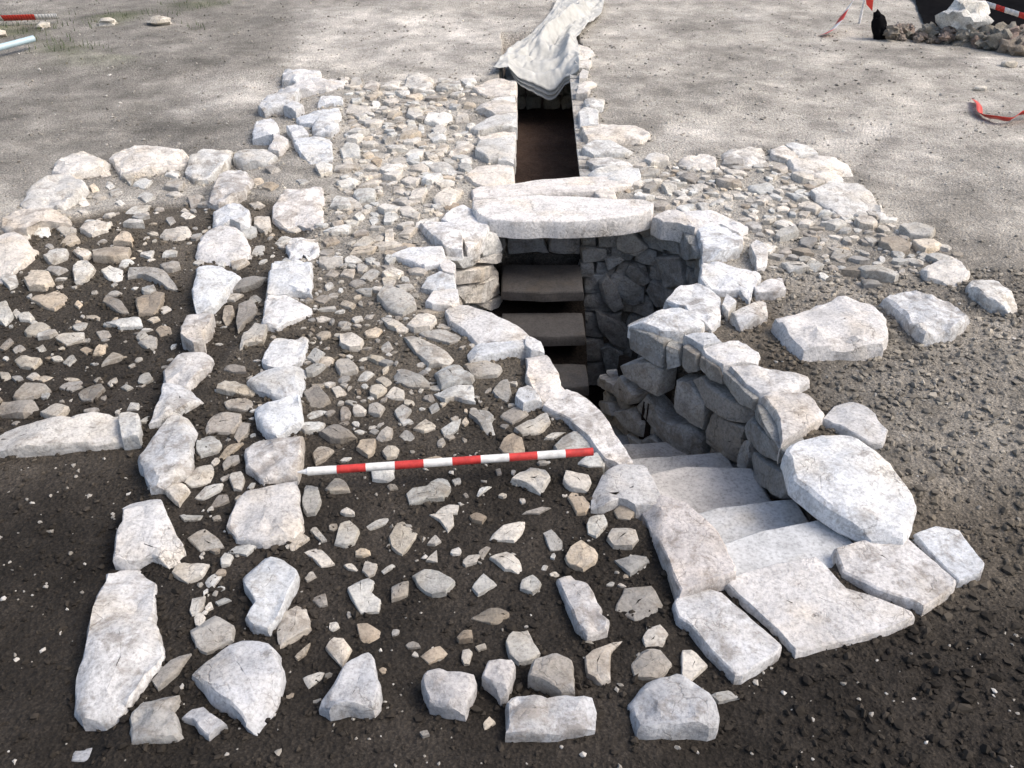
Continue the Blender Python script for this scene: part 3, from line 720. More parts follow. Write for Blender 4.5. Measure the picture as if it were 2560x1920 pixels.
M_STONE = stone_material('limestone')
M_SMOOTH = stone_material('worn_step_stone', bump=.12, stain=.12)
M_WALL = stone_material('wall_face_stone', bump=.9, stain=.5)
M_SOIL = soil_material('soil')
M_CRUMB = island_material('soil_crumbs', (.6, .6, .6), (1.6, 1.58, 1.52), 'soil')
M_CHIP = island_material('stone_chips', (.20, .185, .16), (.52, .50, .46))
M_RED = plain('red_paint', (.50, .04, .034), .5, .3, 45)
M_WHITE = plain('white_paint', (.70, .69, .66), .5, .22, 45)
M_TARP = plain('tarpaulin_cloth', (.44, .44, .415), .85, .22, 9, .15)
M_TAPE_R = plain('tape_red', (.60, .05, .035), .4, .1, 30)
M_TAPE_W = plain('tape_white', (.75, .74, .72), .4, .1, 30)
M_PIPE = plain('pipe_plastic', (.42, .55, .60), .4, .1, 10)
M_CLOD = stone_material('dry_clod', bump=1.0, stain=.35)
M_DARK = plain('rubber_and_shade_black', (.008, .008, .009), 1.0, .2, 10, .0)  # black of the scrap and of the added shade sheet
M_GRASS = plain('grass_blade', (.07, .10, .035), .8, .3, 30, .2)

# ---------------------------------------------------------------- stone builder
def resample(poly, n):
    """n points along the outline, the corners themselves kept"""
    p = np.array(poly, float)
    q = np.roll(p, -1, 0)
    seg = np.hypot(*(q - p).T)
    m = len(p)
    cnt = np.ones(m, int)
    while cnt.sum() < n: cnt[np.argmax(seg / cnt)] += 1
    out = [p[k] + (q[k] - p[k]) * (j / cnt[k]) for k in range(m) for j in range(cnt[k])]
    return np.array(out)

def spine_targets(o, poly):
    """for every outline point the point of the stone's middle line it shrinks to"""
    p = np.array(poly, float)
    c = o.mean(0)
    w, ev = np.linalg.eigh(np.cov((o - c).T))
    ax, ay = ev[:, 1], ev[:, 0]
    u, v = (p - c) @ ax, (p - c) @ ay
    U = (o - c) @ ax
    def mid(t):
        hits = []
        for k in range(len(u)):
            u0, u1, v0, v1 = u[k], u[(k + 1) % len(u)], v[k], v[(k + 1) % len(u)]
            if (u0 - t) * (u1 - t) <= 0 and abs(u1 - u0) > 1e-9:
                hits.append(v0 + (v1 - v0) * (t - u0) / (u1 - u0))
        return (min(hits) + max(hits)) / 2 if hits else 0.0
    half = abs(area_centroid(poly)[0]) / (u.max() - u.min() + 1e-9) * .55
    lo, hi = u.min() + half, u.max() - half
    if lo > hi: lo = hi = (u.min() + u.max()) / 2
    T = np.clip(U, lo, hi)
    M = np.array([mid(t) for t in T])
    return c + T[:, None] * ax + M[:, None] * ay

def area_centroid(poly):
    p = np.array(poly, float); q = np.roll(p, -1, 0)
    cr = p[:, 0] * q[:, 1] - q[:, 0] * p[:, 1]
    A = cr.sum() / 2
    if abs(A) < 1e-9: return 0, p.mean(0)
    return A, ((p + q) * cr[:, None]).sum(0) / (6 * A)

def stone_mesh(name, poly, top, bottom, mat, seed, n=26, rough=1.0, flat=.5, sharp=26, chips=4, under=None):
    """closed stone from its outline (local xy), local z from bottom to top"""
    rs = np.random.RandomState(seed)
    A, c = area_centroid(poly)
    if A < 0: poly = poly[::-1]
    size = math.sqrt(abs(A))
    o = resample(poly, n)
    n = len(o)
    o = o * .90 + (np.roll(o, 1, 0) + np.roll(o, -1, 0)) * .05
    sp = spine_targets(o, poly)
    ph = rs.rand() * 50
    o += rough * .022 * size * np.stack([vnoise(np.c_[o * 9 / size, np.full(n, ph)], seed), vnoise(np.c_[o * 9 / size, np.full(n, ph + 9)], seed + 3)], -1)
    H = top - bottom
    e = .55 + .4 * flat
    iw = .045 + .085 * (1 - flat)
    dz = min(1.0, .35 * size / H)                 # how far down the worn edge reaches
    prof = [(.2, 1.0), (.36, 1.0), (.52, 1.0), (.66, 1.0), (.79, 1.0), (1 - 2.0 * iw, 1.0), (1 - .9 * iw, 1 - dz * (.05 + .10 * (1 - flat))), (1 - .25 * iw, 1 - dz * (.16 + .3 * (1 - flat))), (1.0, 1 - dz * (.45 + .3 * (1 - flat))), (1.015, .30 * (1 - dz) + .12), (1.01, 0.0)]
    if n < 20: prof = [prof[k] for k in (1, 3, 5, 6, 8, 10)]
    V = [np.array([[sp[0][0], sp[0][1], 1.0]])]
    prof[0] = (.0, 1.0)
    for r, h in prof:
        ring = sp + (o - sp) * r
        V.append(np.c_[ring, np.full(n, h)])
    if under:                                      # flank drawn in towards the foot
        V[-1][:, :2] = V[-1][:, :2] * under[0] + np.array(under[1:]) * (1 - under[0])
        V[-2][:, :2] = V[-2][:, :2] * (.55 + .45 * under[0]) + np.array(under[1:]) * (.45 - .45 * under[0])
    V = np.vstack(V)
    hrel = V[:, 2].copy()
    amp = min(size * .20, H * .55)
    z = bottom + H * hrel
    loc = (V[:, :2] - c)
    # slight tilt, broad undulation and broken facets on the upper part
    up = sstep(.15, .8, hrel)
    z += up * (loc @ rs.uniform(-.07, .07, 2)) * rough
    fl = np.full(len(loc), 1e9)                    # broken planes of the upper face
    for k in range(5 if n >= 20 else 3):
        g_ = rs.normal(size=2); g_ /= np.hypot(*g_)
        fl = np.minimum(fl, bottom + H + amp * .10 * rs.rand() - (loc @ g_) * rs.uniform(.02, .26) * min(1, rough))
    fl -= max(0.0, np.median(fl[:n]) - (bottom + H))
    z = np.where(hrel > .55, np.minimum(z, fl - (1 - hrel) * H), z) if rough > .3 else z
    z += up * amp * .18 * rough * vnoise(np.c_[loc * 3.2 / size, np.full(len(loc), ph)], seed + 5)
    z += up * amp * .14 * rough * vnoise(np.c_[loc * 8.0 / size, np.full(len(loc), ph)], seed + 6)
    z += up * min(.012, amp * .3) * rough * vnoise(np.c_[loc * 28.0, np.full(len(loc), ph)], seed + 7)
    for k in range(chips):
        a = rs.rand() * 2 * math.pi
        d = np.array([math.cos(a), math.sin(a)])
        reach = (loc @ d).max()
        start = reach * rs.uniform(.45, .9)
        slope = rs.uniform(.35, 1.1) * min(1.0, H / size * 1.6)
        lim = top - slope * np.maximum(loc @ d - start, 0)
        z = np.where(hrel > .3, np.minimum(z, np.maximum(lim, bottom + .38 * H)), z)
    V[:, 2] = z
    # sideways roughness of the flanks
    side = (hrel < .97)
    V[:, :2] += (side * size * .02 * rough)[:, None] * np.stack([vnoise(np.c_[V * 8 / size] + ph, seed + 8), vnoise(np.c_[V * 8 / size] + ph, seed + 9)], -1)
    f = []
    for r in range(len(prof) - 1):
        a = 1 + r * n; b = a + n
        for k in range(n):
            k2 = (k + 1) % n
            f.append((a + k, b + k, b + k2, a + k2))
    f.append(tuple(1 + (len(prof) - 1) * n + k for k in reversed(range(n))))
    return mesh(name, V, f, mat, True, sharp), c, size

RIMS = []      # outlines round which earth is banked
FOOT = []      # footprints already taken: x, y, r

def col_jit(c, rs, j=.08):
    k = 1 + rs.uniform(-j, j)
    w = rs.uniform(-.045, .045)
    return (c[0] * k * (1 + w), c[1] * k, c[2] * k * (1 - w), 1)

SEED = [100]
def put_stone(name, poly, top, bottom, col, parent=None, mat=None, jit=.08, **kw):
    SEED[0] += 1
    sd_ = SEED[0]
    rs = np.random.RandomState(sd_)
    A, c = area_centroid(poly)
    loc = (float(c[0]), float(c[1]), float(bottom))
    lp = [(p[0] - c[0], p[1] - c[1]) for p in poly]
    me, _, size = stone_mesh(name, lp, top - bottom, 0.0, mat or M_STONE, sd_, **kw)
    o = link(name, me, parent, loc)
    o.color = col_jit(col, rs, jit)
    FOOT.append((c[0], c[1], size * .56))
    if size > .09: RIMS.append([tuple(q) for q in poly])
    return o

# ---------------------------------------------------------------- the shape of the ground
CAVITY = [(-.11, 4.84), (-.20, 4.62), (-.33, 4.40), (-.37, 4.15), (-.34, 3.90), (-.30, 3.74), (-.12, 3.58), (.03, 3.36), (.12, 3.06), (.27, 2.80), (.36, 2.47),
          (.43, 2.30), (.62, 2.05), (.90, 2.09), (1.16, 2.18), (1.20, 2.33), (1.06, 2.40), (1.05, 2.67), (1.03, 3.03), (.96, 3.26), (.80, 3.47), (.72, 3.56),
          (.78, 3.68), (.90, 3.83), (.99, 4.02), (1.03, 4.25), (1.03, 4.52), (.98, 4.75), (.84, 4.87), (.62, 4.91), (.43, 4.90), (.43, 5.02), (-.11, 5.02)]
SPUR = [(.62, 3.50), (.56, 3.72), (.52, 3.98), (.60, 3.98), (.68, 3.74), (.78, 3.55)]
TRENCH = [(-.10, 5.26), (.535, 5.26), (.56, 6.2), (.59, 7.4), (.62, 8.3), (.64, 9.3), (-.09, 9.3), (-.09, 7.5)]
FILL = [(-1.10, 5.12), (-2.2, 5.12), (-2.75, 4.6), (-3.2, 3.6), (-2.9, 2.80), (-1.32, 2.86), (-1.30, 3.1), (-1.2, 3.6), (-1.13, 4.2)]
LOWLEFT = [(-6, 2.72), (-1.37, 2.80), (-1.27, 2.45), (-1.17, 2.1), (-1.02, 1.8), (-1.1, 1.2), (-1.2, -2), (-6, -2)]
LOWRIGHT = [(1.30, 2.34), (1.0, 2.16), (.62, 2.06), (.46, 1.98), (.43, 1.5), (.5, -2), (6, -2), (6, 2.7), (1.6, 2.42)]
CORE = [(-.95, 1.2), (-1.1, 2.6), (-1.06, 3.4), (-1.1, 4.6), (-1.6, 7.7), (-.2, 7.7), (-.1, 5), (-.4, 4), (.1, 3), (.4, 2.2), (.4, 1.2)]

def ground_z(x, y):
    x = np.asarray(x, float); y = np.asarray(y, float)
    z = np.full(x.shape, -.042)
    def blend(poly, val, w, z):
        m = 1 - sstep(-w, w, sdf(poly, x, y))
        return z * (1 - m) + val * m
    z = blend(FILL, -.072, .05, z)
    z = blend(LOWLEFT, -.075, .05, z)
    z = blend(LOWRIGHT, -.066, .07, z)
    z = z - .05 * (1 - sstep(-.2, .2, sdf([(-9, 5.0), (-1.9, 5.0), (-1.6, 5.4), (-1.55, 7.8), (-9, 9)], x, y)))
    far = sstep(8.5, 16, y)
    z = z + far * .10
    z = z + .020 * noise2(x, y, 1.1, 3, 2) * sstep(.0, 2, np.hypot(x - .3, y - 3.5))
    z = z + .0075 * noise2(x, y, 7, 11, 3)
    rough = .35 + .9 * sstep(1.0, 2.0, x) * sstep(5.5, 3.0, y) + .8 * sstep(2.2, 1.6, y) * sstep(.4, 1.0, x)
    z = z + .007 * rough * noise2(x, y, 30, 23, 2)
    churn = np.maximum(sstep(1.05, 1.6, x) * sstep(5.0, 3.2, y), sstep(2.3, 1.8, y) * sstep(.5, 1.1, x)) * sstep(.0, .25, sdf([(.45, 2.0), (.62, 1.64), (1.0, 1.75), (1.25, 1.88), (1.5, 2.05), (1.48, 2.3), (1.0, 2.3)], x, y))
    z = z + churn * .016 * np.abs(noise2(x, y, 9, 27, 3)) - churn * .006
    # well, stair and passage
    jag = .018 * noise2(x, y, 9, 31, 2)
    cav = sdf(CAVITY, x, y) + jag < 0
    floor = np.interp(y, [1.9, 2.15, 2.45, 2.62, 2.95, 3.3, 3.6, 4.0, 4.04, 4.12, 4.36, 4.6, 5.1], [-.20, -.22, -.32, -.45, -.62, -.84, -1.15, -1.2, -.78, -.76, -.62, -.50, -.46])
    floor = floor + .012 * noise2(x, y, 14, 5, 2)
    floor = np.where(x > .43, np.interp(y, [3.0, 3.3, 3.6], [-.62, -.84, -1.2]), floor)
    floor = np.where(sdf(SPUR, x, y) < 0, -.42 + .03 * noise2(x, y, 6, 8, 2), floor)
    z = np.where(cav, floor, z)
    tr = sdf(TRENCH, x, y) + jag * .6 < 0
    tz = -.50 + .012 * noise2(x, y, 10, 41, 2) - 0 * y
    z = np.where(tr, tz, z)
    return z

def soil_colour(x, y, z):
    dark = np.array([.036, .031, .026])
    mid = np.array([.125, .109, .088])
    dry = np.array([.36, .338, .298])
    pale = np.array([.52, .49, .44])
    n = noise2(x, y, .8, 61, 3)
    t = sstep(1.75, 5.5, y + .45 * n)                       # damp freshly dug earth in front, trampled dry ground behind
    fill = 1 - sstep(-.08, .08, sdf(FILL, x, y))
    t = t * (1 - fill * .62)
    rightside = sstep(.85, 1.35, x + .2 * n) * sstep(1.5, 2.8, y)
    t = np.maximum(t, rightside * .70)
    core = 1 - sstep(-.15, .15, sdf(CORE, x, y))
    t = np.clip(t + core * sstep(3.3, 4.6, y) * .10, 0, 1)
    a = sstep(0, .5, t)[..., None]; b = sstep(.45, 1, t)[..., None]
    c = dark * (1 - a) + mid * a
    c = c * (1 - b) + dry * b
    far_left = sstep(-1.2, -2.6, x + .3 * n) * sstep(4.9, 5.6, y)
    c = c * (1 - .36 * far_left[..., None])
    p = sstep(.05, .9, noise2(x, y, 1.6, 71, 5)) * sstep(4.6, 6.2, y) * .8 * (1 - .8 * far_left)
    p = np.maximum(p, (1 - sstep(-.3, .3, sdf([(-1.9, 8.3), (-.3, 8.2), (.2, 9.9), (-2.3, 10.6)], x, y))) * .8)     # swept surface left of the sheet
    p = np.maximum(p, (1 - sstep(-.2, .3, sdf([(-2.6, 7.0), (-1.8, 7.2), (-1.7, 7.8), (-2.6, 7.9)], x, y))) * .55)
    p = np.maximum(p, (1 - sstep(-.2, .35, sdf([(1.9, 5.7), (2.6, 5.5), (2.9, 6.2), (2.1, 6.5)], x, y))) * .6)
    c = c * (1 - p[..., None]) + pale * p[..., None]
    c = c * (1 + .30 * noise2(x, y, 2.3, 77, 4))[..., None]
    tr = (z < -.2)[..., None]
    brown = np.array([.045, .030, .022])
    c = np.where(tr, brown * (.8 - .68 * sstep(3.2, 3.9, y))[..., None], c)  # soil deep in the well painted near black, as shade behind the inner steps
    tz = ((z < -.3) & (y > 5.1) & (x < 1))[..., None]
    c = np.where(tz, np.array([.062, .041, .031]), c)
    g = (sstep(.1, .6, noise2(x, y, 1.7, 81, 3)) * sstep(8.3, 9.5, y - .15 * x) * sstep(-2.5, -3.6, x))[..., None] * .7
    c = c * (1 - g) + np.array([.085, .10, .04]) * g
    return c

def axis(fine0, fine1, step, outer0, outer1):
    a = list(np.arange(fine0, fine1 + 1e-6, step))
    s = step; v = a[-1]
    while v < outer1:
        s *= 1.16; v += s; a.append(v)
    s = step; v = fine0
    while v > outer0:
        s *= 1.16; v -= s; a.insert(0, v)
    return np.array(a)

def build_ground():
    xs = axis(-2.7, 2.7, .018, -70, 70)
    ys = axis(1.1, 8.6, .018, -25, 110)
    X, Y = np.meshgrid(xs, ys)
    Z = ground_z(X, Y)
    nx, ny = len(xs), len(ys)
    v = np.stack([X, Y, Z], -1).reshape(-1, 3)
    i = np.arange((ny - 1) * (nx - 1))
    r, c = i // (nx - 1), i % (nx - 1)
    a = r * nx + c
    q = np.stack([a, a + 1, a + nx + 1, a + nx], -1).astype(np.int32)
    me = bpy.data.meshes.new('ground')
    me.vertices.add(len(v)); me.vertices.foreach_set('co', v.ravel())
    me.loops.add(q.size); me.loops.foreach_set('vertex_index', q.ravel())
    me.polygons.add(len(q)); me.polygons.foreach_set('loop_start', np.arange(0, q.size, 4, dtype=np.int32))
    me.polygons.foreach_set('use_smooth', np.ones(len(q), bool))
    me.update(calc_edges=True)
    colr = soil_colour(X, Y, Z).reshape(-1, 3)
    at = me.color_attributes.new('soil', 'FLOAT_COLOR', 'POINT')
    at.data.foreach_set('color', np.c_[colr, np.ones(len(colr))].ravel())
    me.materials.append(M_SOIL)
    return tag(link('ground', me), kind='structure')

build_ground()

def gz(x, y):
    return float(ground_z(np.array([x]), np.array([y]))[0])

# ---------------------------------------------------------------- palette of stone
WHITE = (.66, .655, .645)
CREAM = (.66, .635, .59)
GREYW = (.47, .47, .475)
GREY = (.34, .335, .32)
RUB = (.44, .425, .39)
RUBD = (.30, .285, .26)
WALL_SHADE = (.37, .365, .345)  # same pale stone as the lip, darkened for the shade on this wall

BY = {}
for g, pts in STONES:
    BY.setdefault(g, []).append([(a / 1000.0, b / 1000.0) for a, b in pts])

def area(poly): return abs(area_centroid(poly)[0])
def cen(poly): return area_centroid(poly)[1]

# ---------------------------------------------------------------- the walls
def wall_of(name, label, cat, groups, loc, col, top=.03, bottom=-.17, part='stone', **kw):
    t = thing(name, label, cat, loc)
    for g in groups:
        for p in BY.get(g, []):
            gr = {'LP': 1.10, 'PL': 1.09, 'PR': 1.07, 'EW': 1.04, 'IF': 1.04, 'OF': 1.04, 'RO': 1.06, 'RR': 1.07}.get(g, 1)
            c = cen(p); p = [(c[0] + (a - c[0]) * gr, c[1] + (b - c[1]) * gr) for a, b in p]
            s = math.sqrt(area(p))
            c = cen(p)
            tt = max(top + .010 * math.sin(c[0] * 13 + c[1] * 7), gz(c[0], c[1]) + (.05 if g == 'EW' else .032) if gz(c[0], c[1]) > -.15 else -1)
            n = int(np.clip(16 + s * 90, 20, 48))
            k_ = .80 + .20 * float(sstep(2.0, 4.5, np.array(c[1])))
            kk = dict(flat=.9); kk.update(kw)
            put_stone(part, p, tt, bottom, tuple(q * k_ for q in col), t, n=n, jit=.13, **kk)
    return t

wall_of('enclosure_wall', 'low kerb of white slabs bounding the rubble filled bay at the left edge', 'wall', ['EW'], (-1.9, 4.0, -.1), CREAM, -.010, -.2)
wall_of('facing_wall', 'outer row of big pale stones left of the double wall, ending in a long slab', 'wall', ['OF'], (-1.15, 3.0, -.1), WHITE, .002, -.20)
wall_of('facing_wall', 'inner row of squared pale stones running straight from the foreground to the far end', 'wall', ['IF'], (-.8, 3.3, -.1), WHITE, .006, -.16)
wall_of('coping', 'curving white lip stones along the left side of the well and stair', 'coping', ['LP'], (0, 3.3, -.1), WHITE, .004, -.10, rough=.55, chips=2)
wall_of('coping', 'pale lip stones round the right side of the well above the dark wall', 'coping', ['RR'], (1.0, 3.5, -.1), WHITE, .012, -.10, rough=.7, chips=2)
wall_of('edging', 'white slabs edging the left side of the earth floored trench', 'edging', ['PL'], (-.2, 6.2, -.1), CREAM, .002, -.12, rough=.6, chips=2)
wall_of('edging', 'white flat stones edging the right side of the earth floored trench', 'edging', ['PR'], (.7, 6.2, -.1), CREAM, .002, -.12, rough=.6, chips=2)
wall_of('edging', 'pale stones bounding the far edge of the rubble to the right of the well', 'edging', ['RO'], (1.8, 5.2, -.1), CREAM, .0, -.14)

# big stones that can be lifted one by one
def single(g, name, label, cat, top, bottom, col, **kw):
    o = put_stone(name, BY[g][0], top, bottom, col, None, **kw)
    return tag(o, label, cat, kind='thing')

single('LT', 'lintel', 'long white lintel slab spanning the dark doorway of the well', 'lintel', .032, -.075, WHITE, n=54, flat=1.0, rough=.29, chips=0)
single('LB', 'lintel', 'narrow white slab lying just behind the doorway lintel at the trench end', 'lintel', .0, -.08, WHITE, n=40, flat=.95, rough=.4, chips=1)
single('CK', 'cheek_slab', 'smooth grey slab at the left side of the stair head', 'slab', .005, -.15, (.50, .49, .49), n=36, flat=.95, rough=.4, chips=1)
single('BO1', 'boulder', 'big white boulder at the right of the stair head', 'boulder', .040, -.16, WHITE, n=52, flat=.8, chips=1, rough=.7, under=(.55, .14, .02))
single('BO2', 'boulder', 'broad white boulder beside the churned soil, nearest the right lip of the well', 'boulder', .045, -.12, WHITE, n=44, flat=.6, chips=3)
single('BO3', 'boulder', 'white boulder in the middle of the three right of the rubble', 'boulder', .025, -.12, WHITE, n=40, flat=.6, chips=3)
single('BO4', 'boulder', 'small long white boulder at the far right end of the rubble', 'boulder', .02, -.12, CREAM, n=32, flat=.3, chips=3)
FBL = {'FB1': ('large kite shaped grey white stone in the lower left foreground', GREYW, 0.0), 'FB2': ('dull grey stone at the bottom edge beside the long slab', GREY, -0.02),
       'FB3': ('small white forked stone near the bottom left edge', GREYW, -0.02), 'FB4': ('pointed pale stone standing in dark soil left of the bottom middle', GREYW, 0.005),
       'FB5': ('pale block with a brown underside near the bottom middle', GREYW, 0.012), 'FB6': ('cracked grey block at the bottom edge in the middle', GREYW, 0.0),
       'FB7': ('big rounded grey stone at the bottom edge below the threshold slabs', GREYW, 0.008), 'FB8': ('upright oblong flat stone left of the threshold slabs', GREYW, -0.015),
       'FB9': ('tan fractured stone just above the cracked grey block', GREY, 0.005), 'FB10': ('white tooth shaped stone right of the pale block', GREYW, 0.005),
       'FB11': ('bluish white flat stone cut by the bottom left edge', GREYW, -.08)}
for g, (lab, c, up) in FBL.items():
    single(g, 'loose_stone', lab, 'stone', up, -.16, c, n=30, flat=.45, chips=4)

t = thing('threshold', 'row of four flat white slabs forming the threshold of the stair', 'threshold', (.95, 2.0, -.1))
for p in BY['TH']:
    put_stone('slab', p, -.028, -.13, (.60, .60, .60), t, n=40, flat=1.0, rough=.28, chips=0, jit=.04)

t = thing('staircase', 'smooth pale steps leading down from the threshold towards the well', 'stairs', (.8, 2.4, -.2))
TREADS = [([(.60, 2.20), (.83, 2.31), (1.08, 2.375), (1.17, 2.16), (.95, 2.03), (.70, 1.96)], -.075), ([(.47, 2.44), (.74, 2.545), (1.04, 2.60), (1.09, 2.32), (.85, 2.20), (.60, 2.11)], -.18),
          ([(.37, 2.80), (.56, 2.90), (.70, 2.945), (.98, 2.93), (1.04, 2.53), (.76, 2.46), (.50, 2.37)], -.30), ([(.25, 3.06), (.52, 3.14), (.93, 3.19), (.99, 2.86), (.66, 2.83), (.40, 2.73)], -.42),
          ([(.13, 3.34), (.45, 3.40), (.80, 3.43), (.93, 3.11), (.60, 3.06), (.28, 3.0)], -.54), ([(.05, 3.58), (.36, 3.64), (.60, 3.66), (.78, 3.36), (.45, 3.33), (.14, 3.27)], -.67)]
for k, (p, zt) in enumerate(TREADS):
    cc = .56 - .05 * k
    put_stone('step', p, zt, zt - .12, (cc, cc, cc * .99), t, mat=M_SMOOTH, n=40, flat=1.0, rough=.14, chips=0, jit=.03)

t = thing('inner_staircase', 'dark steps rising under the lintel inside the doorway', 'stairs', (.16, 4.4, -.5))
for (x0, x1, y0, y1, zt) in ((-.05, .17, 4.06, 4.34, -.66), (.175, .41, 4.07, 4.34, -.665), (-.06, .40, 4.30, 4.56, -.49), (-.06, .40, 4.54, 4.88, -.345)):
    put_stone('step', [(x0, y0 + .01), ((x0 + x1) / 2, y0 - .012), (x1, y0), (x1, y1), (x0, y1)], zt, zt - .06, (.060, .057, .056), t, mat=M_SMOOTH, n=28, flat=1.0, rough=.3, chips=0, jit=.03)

# ---------------------------------------------------------------- dry stone wall faces
def face_stone(parent, origin, tx, ty, poly, depth, back, col, name='stone', **kw):
    """stone set in a vertical face: poly in (along, up); the face looks along t x up"""
    SEED[0] += 1
    rs = np.random.RandomState(SEED[0])
    me, c, size = stone_mesh(name, poly, depth, -back, M_WALL, SEED[0], **kw)
    o = bpy.data.objects.new(name, me)
    COL.objects.link(o)
    n = (ty, -tx)
    M = Matrix(((tx, 0, n[0], origin[0]), (ty, 0, n[1], origin[1]), (0, 1, 0, origin[2]), (0, 0, 0, 1)))
    o.parent = parent
    o.matrix_basis = Matrix.Translation(-parent.location) @ M
    o.color = col_jit(col, rs, .14)
    return o

t = thing('well_wall', 'dry stone wall coloured dark for shade along the right side of the well and stair', 'wall', (.8, 3.4, -.5))
tl = thing('well_wall', 'sunlit dry stone wall on the left of the doorway inside the well', 'wall', (-.2, 4.3, -.5))
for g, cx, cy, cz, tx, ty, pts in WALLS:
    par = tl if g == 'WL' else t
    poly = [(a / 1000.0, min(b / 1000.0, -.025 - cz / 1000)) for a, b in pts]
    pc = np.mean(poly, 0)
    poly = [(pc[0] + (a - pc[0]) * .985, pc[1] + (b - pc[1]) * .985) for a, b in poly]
    face_stone(par, (cx / 1000, cy / 1000, cz / 1000), tx, ty, poly, .022, .10, CREAM if g == 'WL' else WALL_SHADE, n=30, flat=.92, chips=1, rough=.75)  # left wall keeps the pale stone, the others have shade in their colour

def masonry(parent, path, ztop, zbot, ch, lens, col, seed, flip=False, skip=None, depth=.02, batter=0.0):
    """irregular courses on a vertical face that follows a path"""
    rs = random.Random(seed)
    P = [Vector((a, b)) for a, b in path]
    L = [0]
    for k in range(len(P) - 1): L.append(L[-1] + (P[k + 1] - P[k]).length)
    def at(s):
        s = max(0, min(L[-1] - 1e-6, s))
        k = max(i for i in range(len(L)) if L[i] <= s and i < len(P) - 1)
        return P[k] + (P[k + 1] - P[k]) * ((s - L[k]) / (L[k + 1] - L[k]))
    z = zbot
    while z < ztop - .01:
        h = min(rs.uniform(.75, 1.3) * ch, ztop - z)
        if h < ch * .3: break
        s = -rs.uniform(0, lens[0] * .6)
        while s < L[-1] - lens[0] * .3:
            w = rs.uniform(*lens)
            a, b = at(max(s, 0)), at(min(s + w, L[-1]))
            w2 = (b - a).length
            if w2 > .03:
                tdir = (b - a) / w2
                m = (a + b) / 2
                if flip: tdir = -tdir
                m = m + Vector((tdir.y, -tdir.x)) * batter * (ztop - z)
                hw, hh = w2 / 2 - .005, h / 2 - .004
                j = lambda q: rs.uniform(-q, q)
                poly = [(-hw + j(.012), -hh + j(.008)), (j(hw * .4), -hh + j(.01)), (hw + j(.012), -hh + j(.01)), (hw + j(.01), j(hh * .5)), (hw * rs.uniform(.7, 1), hh + j(.008)), (j(hw * .4), hh + j(.01)), (-hw * rs.uniform(.7, 1), hh + j(.008)), (-hw + j(.01), j(hh * .5))]
                if skip is None or not skip(m.x, m.y, z + h / 2):
                    face_stone(parent, (m.x, m.y, z + h / 2), tdir.x, tdir.y, poly, depth + rs.uniform(-.012, .012), .08, col, n=20, flat=.7, chips=2, rough=1.0)
            s += w
        z += h

# hidden lower courses and the unseen left flank of the stair
t2 = thing('stair_wall', 'dry stone wall under the left lip of the stair', 'wall', (.2, 3.0, -.5))
masonry(t2, [(-.27, 3.72), (-.08, 3.55), (.075, 3.38), (.17, 3.05), (.31, 2.80), (.40, 2.47), (.47, 2.33)], -.12, -.72, .12, (.14, .26), WALL_SHADE, 5, flip=True, skip=lambda x, y, z: z < np.interp(y, [2.3, 2.6, 3.0, 3.3], [-.2, -.4, -.6, -.8]))
masonry(t, [(.42, 4.83), (.60, 4.85), (.80, 4.81), (.92, 4.71), (.968, 4.5), (.968, 4.25), (.92, 4.03), (.84, 3.87), (.74, 3.74)], -.40, -1.2, .15, (.16, .3), WALL_SHADE, 15, depth=-.01)
masonry(t, [(.40, 4.845), (.60, 4.865), (.81, 4.825), (.935, 4.72), (.983, 4.5), (.983, 4.25), (.935, 4.03), (.855, 3.86), (.74, 3.72)], -.03, -.42, .11, (.09, .2), WALL_SHADE, 18, depth=.0)
masonry(t, [(.455, 3.98), (.50, 3.70), (.585, 3.53), (.66, 3.45), (.746, 3.40), (.90, 3.2), (.97, 2.99)], -.50, -1.15, .13, (.16, .3), WALL_SHADE, 16, depth=-.015, skip=lambda x, y, z: z < np.interp(y, [2.9, 3.3, 3.6], [-.5, -.84, -1.2]))
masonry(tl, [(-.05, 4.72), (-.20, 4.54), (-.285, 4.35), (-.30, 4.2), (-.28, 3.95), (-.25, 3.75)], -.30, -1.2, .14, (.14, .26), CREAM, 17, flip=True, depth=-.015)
t3 = thing('trench_wall', 'rough stone wall face along the right side of the trench', 'wall', (.5, 6.5, -.4))
masonry(t3, [(.495, 5.28), (.515, 6.2), (.545, 7.4), (.575, 8.3), (.60, 9.2)], -.045, -.50, .075, (.07, .17), (.5, .49, .46), 6, flip=False, depth=.012, batter=.16)
for o in list(t3.children): pass
t4 = thing('trench_wall', 'stone wall face along the left side of the trench', 'wall', (0, 6.5, -.4))
masonry(t4, [(-.065, 5.28), (-.06, 6.2), (-.055, 7.4), (-.05, 8.4)], -.10, -.50, .09, (.10, .22), (.42, .41, .39), 8, flip=True, depth=.012)
t5 = thing('trench_end_wall', 'short lit stone face closing the trench under the hanging sheet', 'wall', (.28, 8.45, -.4))
masonry(t5, [(.55, 8.42), (.02, 8.42)], -.10, -.50, .13, (.12, .2), (.36, .35, .30), 9, flip=True, depth=.02)
t6 = thing('doorway_back', 'blocks closing the back of the doorway above the dark steps', 'wall', (.16, 4.95, -.3))
masonry(t6, [(.41, 4.93), (-.08, 4.93)], -.08, -.31, .115, (.14, .3), (.30, .295, .29), 10, flip=True, depth=.02)

# ---------------------------------------------------------------- rubble
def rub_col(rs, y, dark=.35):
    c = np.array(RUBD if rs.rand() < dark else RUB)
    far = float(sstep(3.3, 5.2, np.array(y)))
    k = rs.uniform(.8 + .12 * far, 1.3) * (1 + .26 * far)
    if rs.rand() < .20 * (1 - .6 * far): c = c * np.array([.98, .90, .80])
    return tuple(c * k)

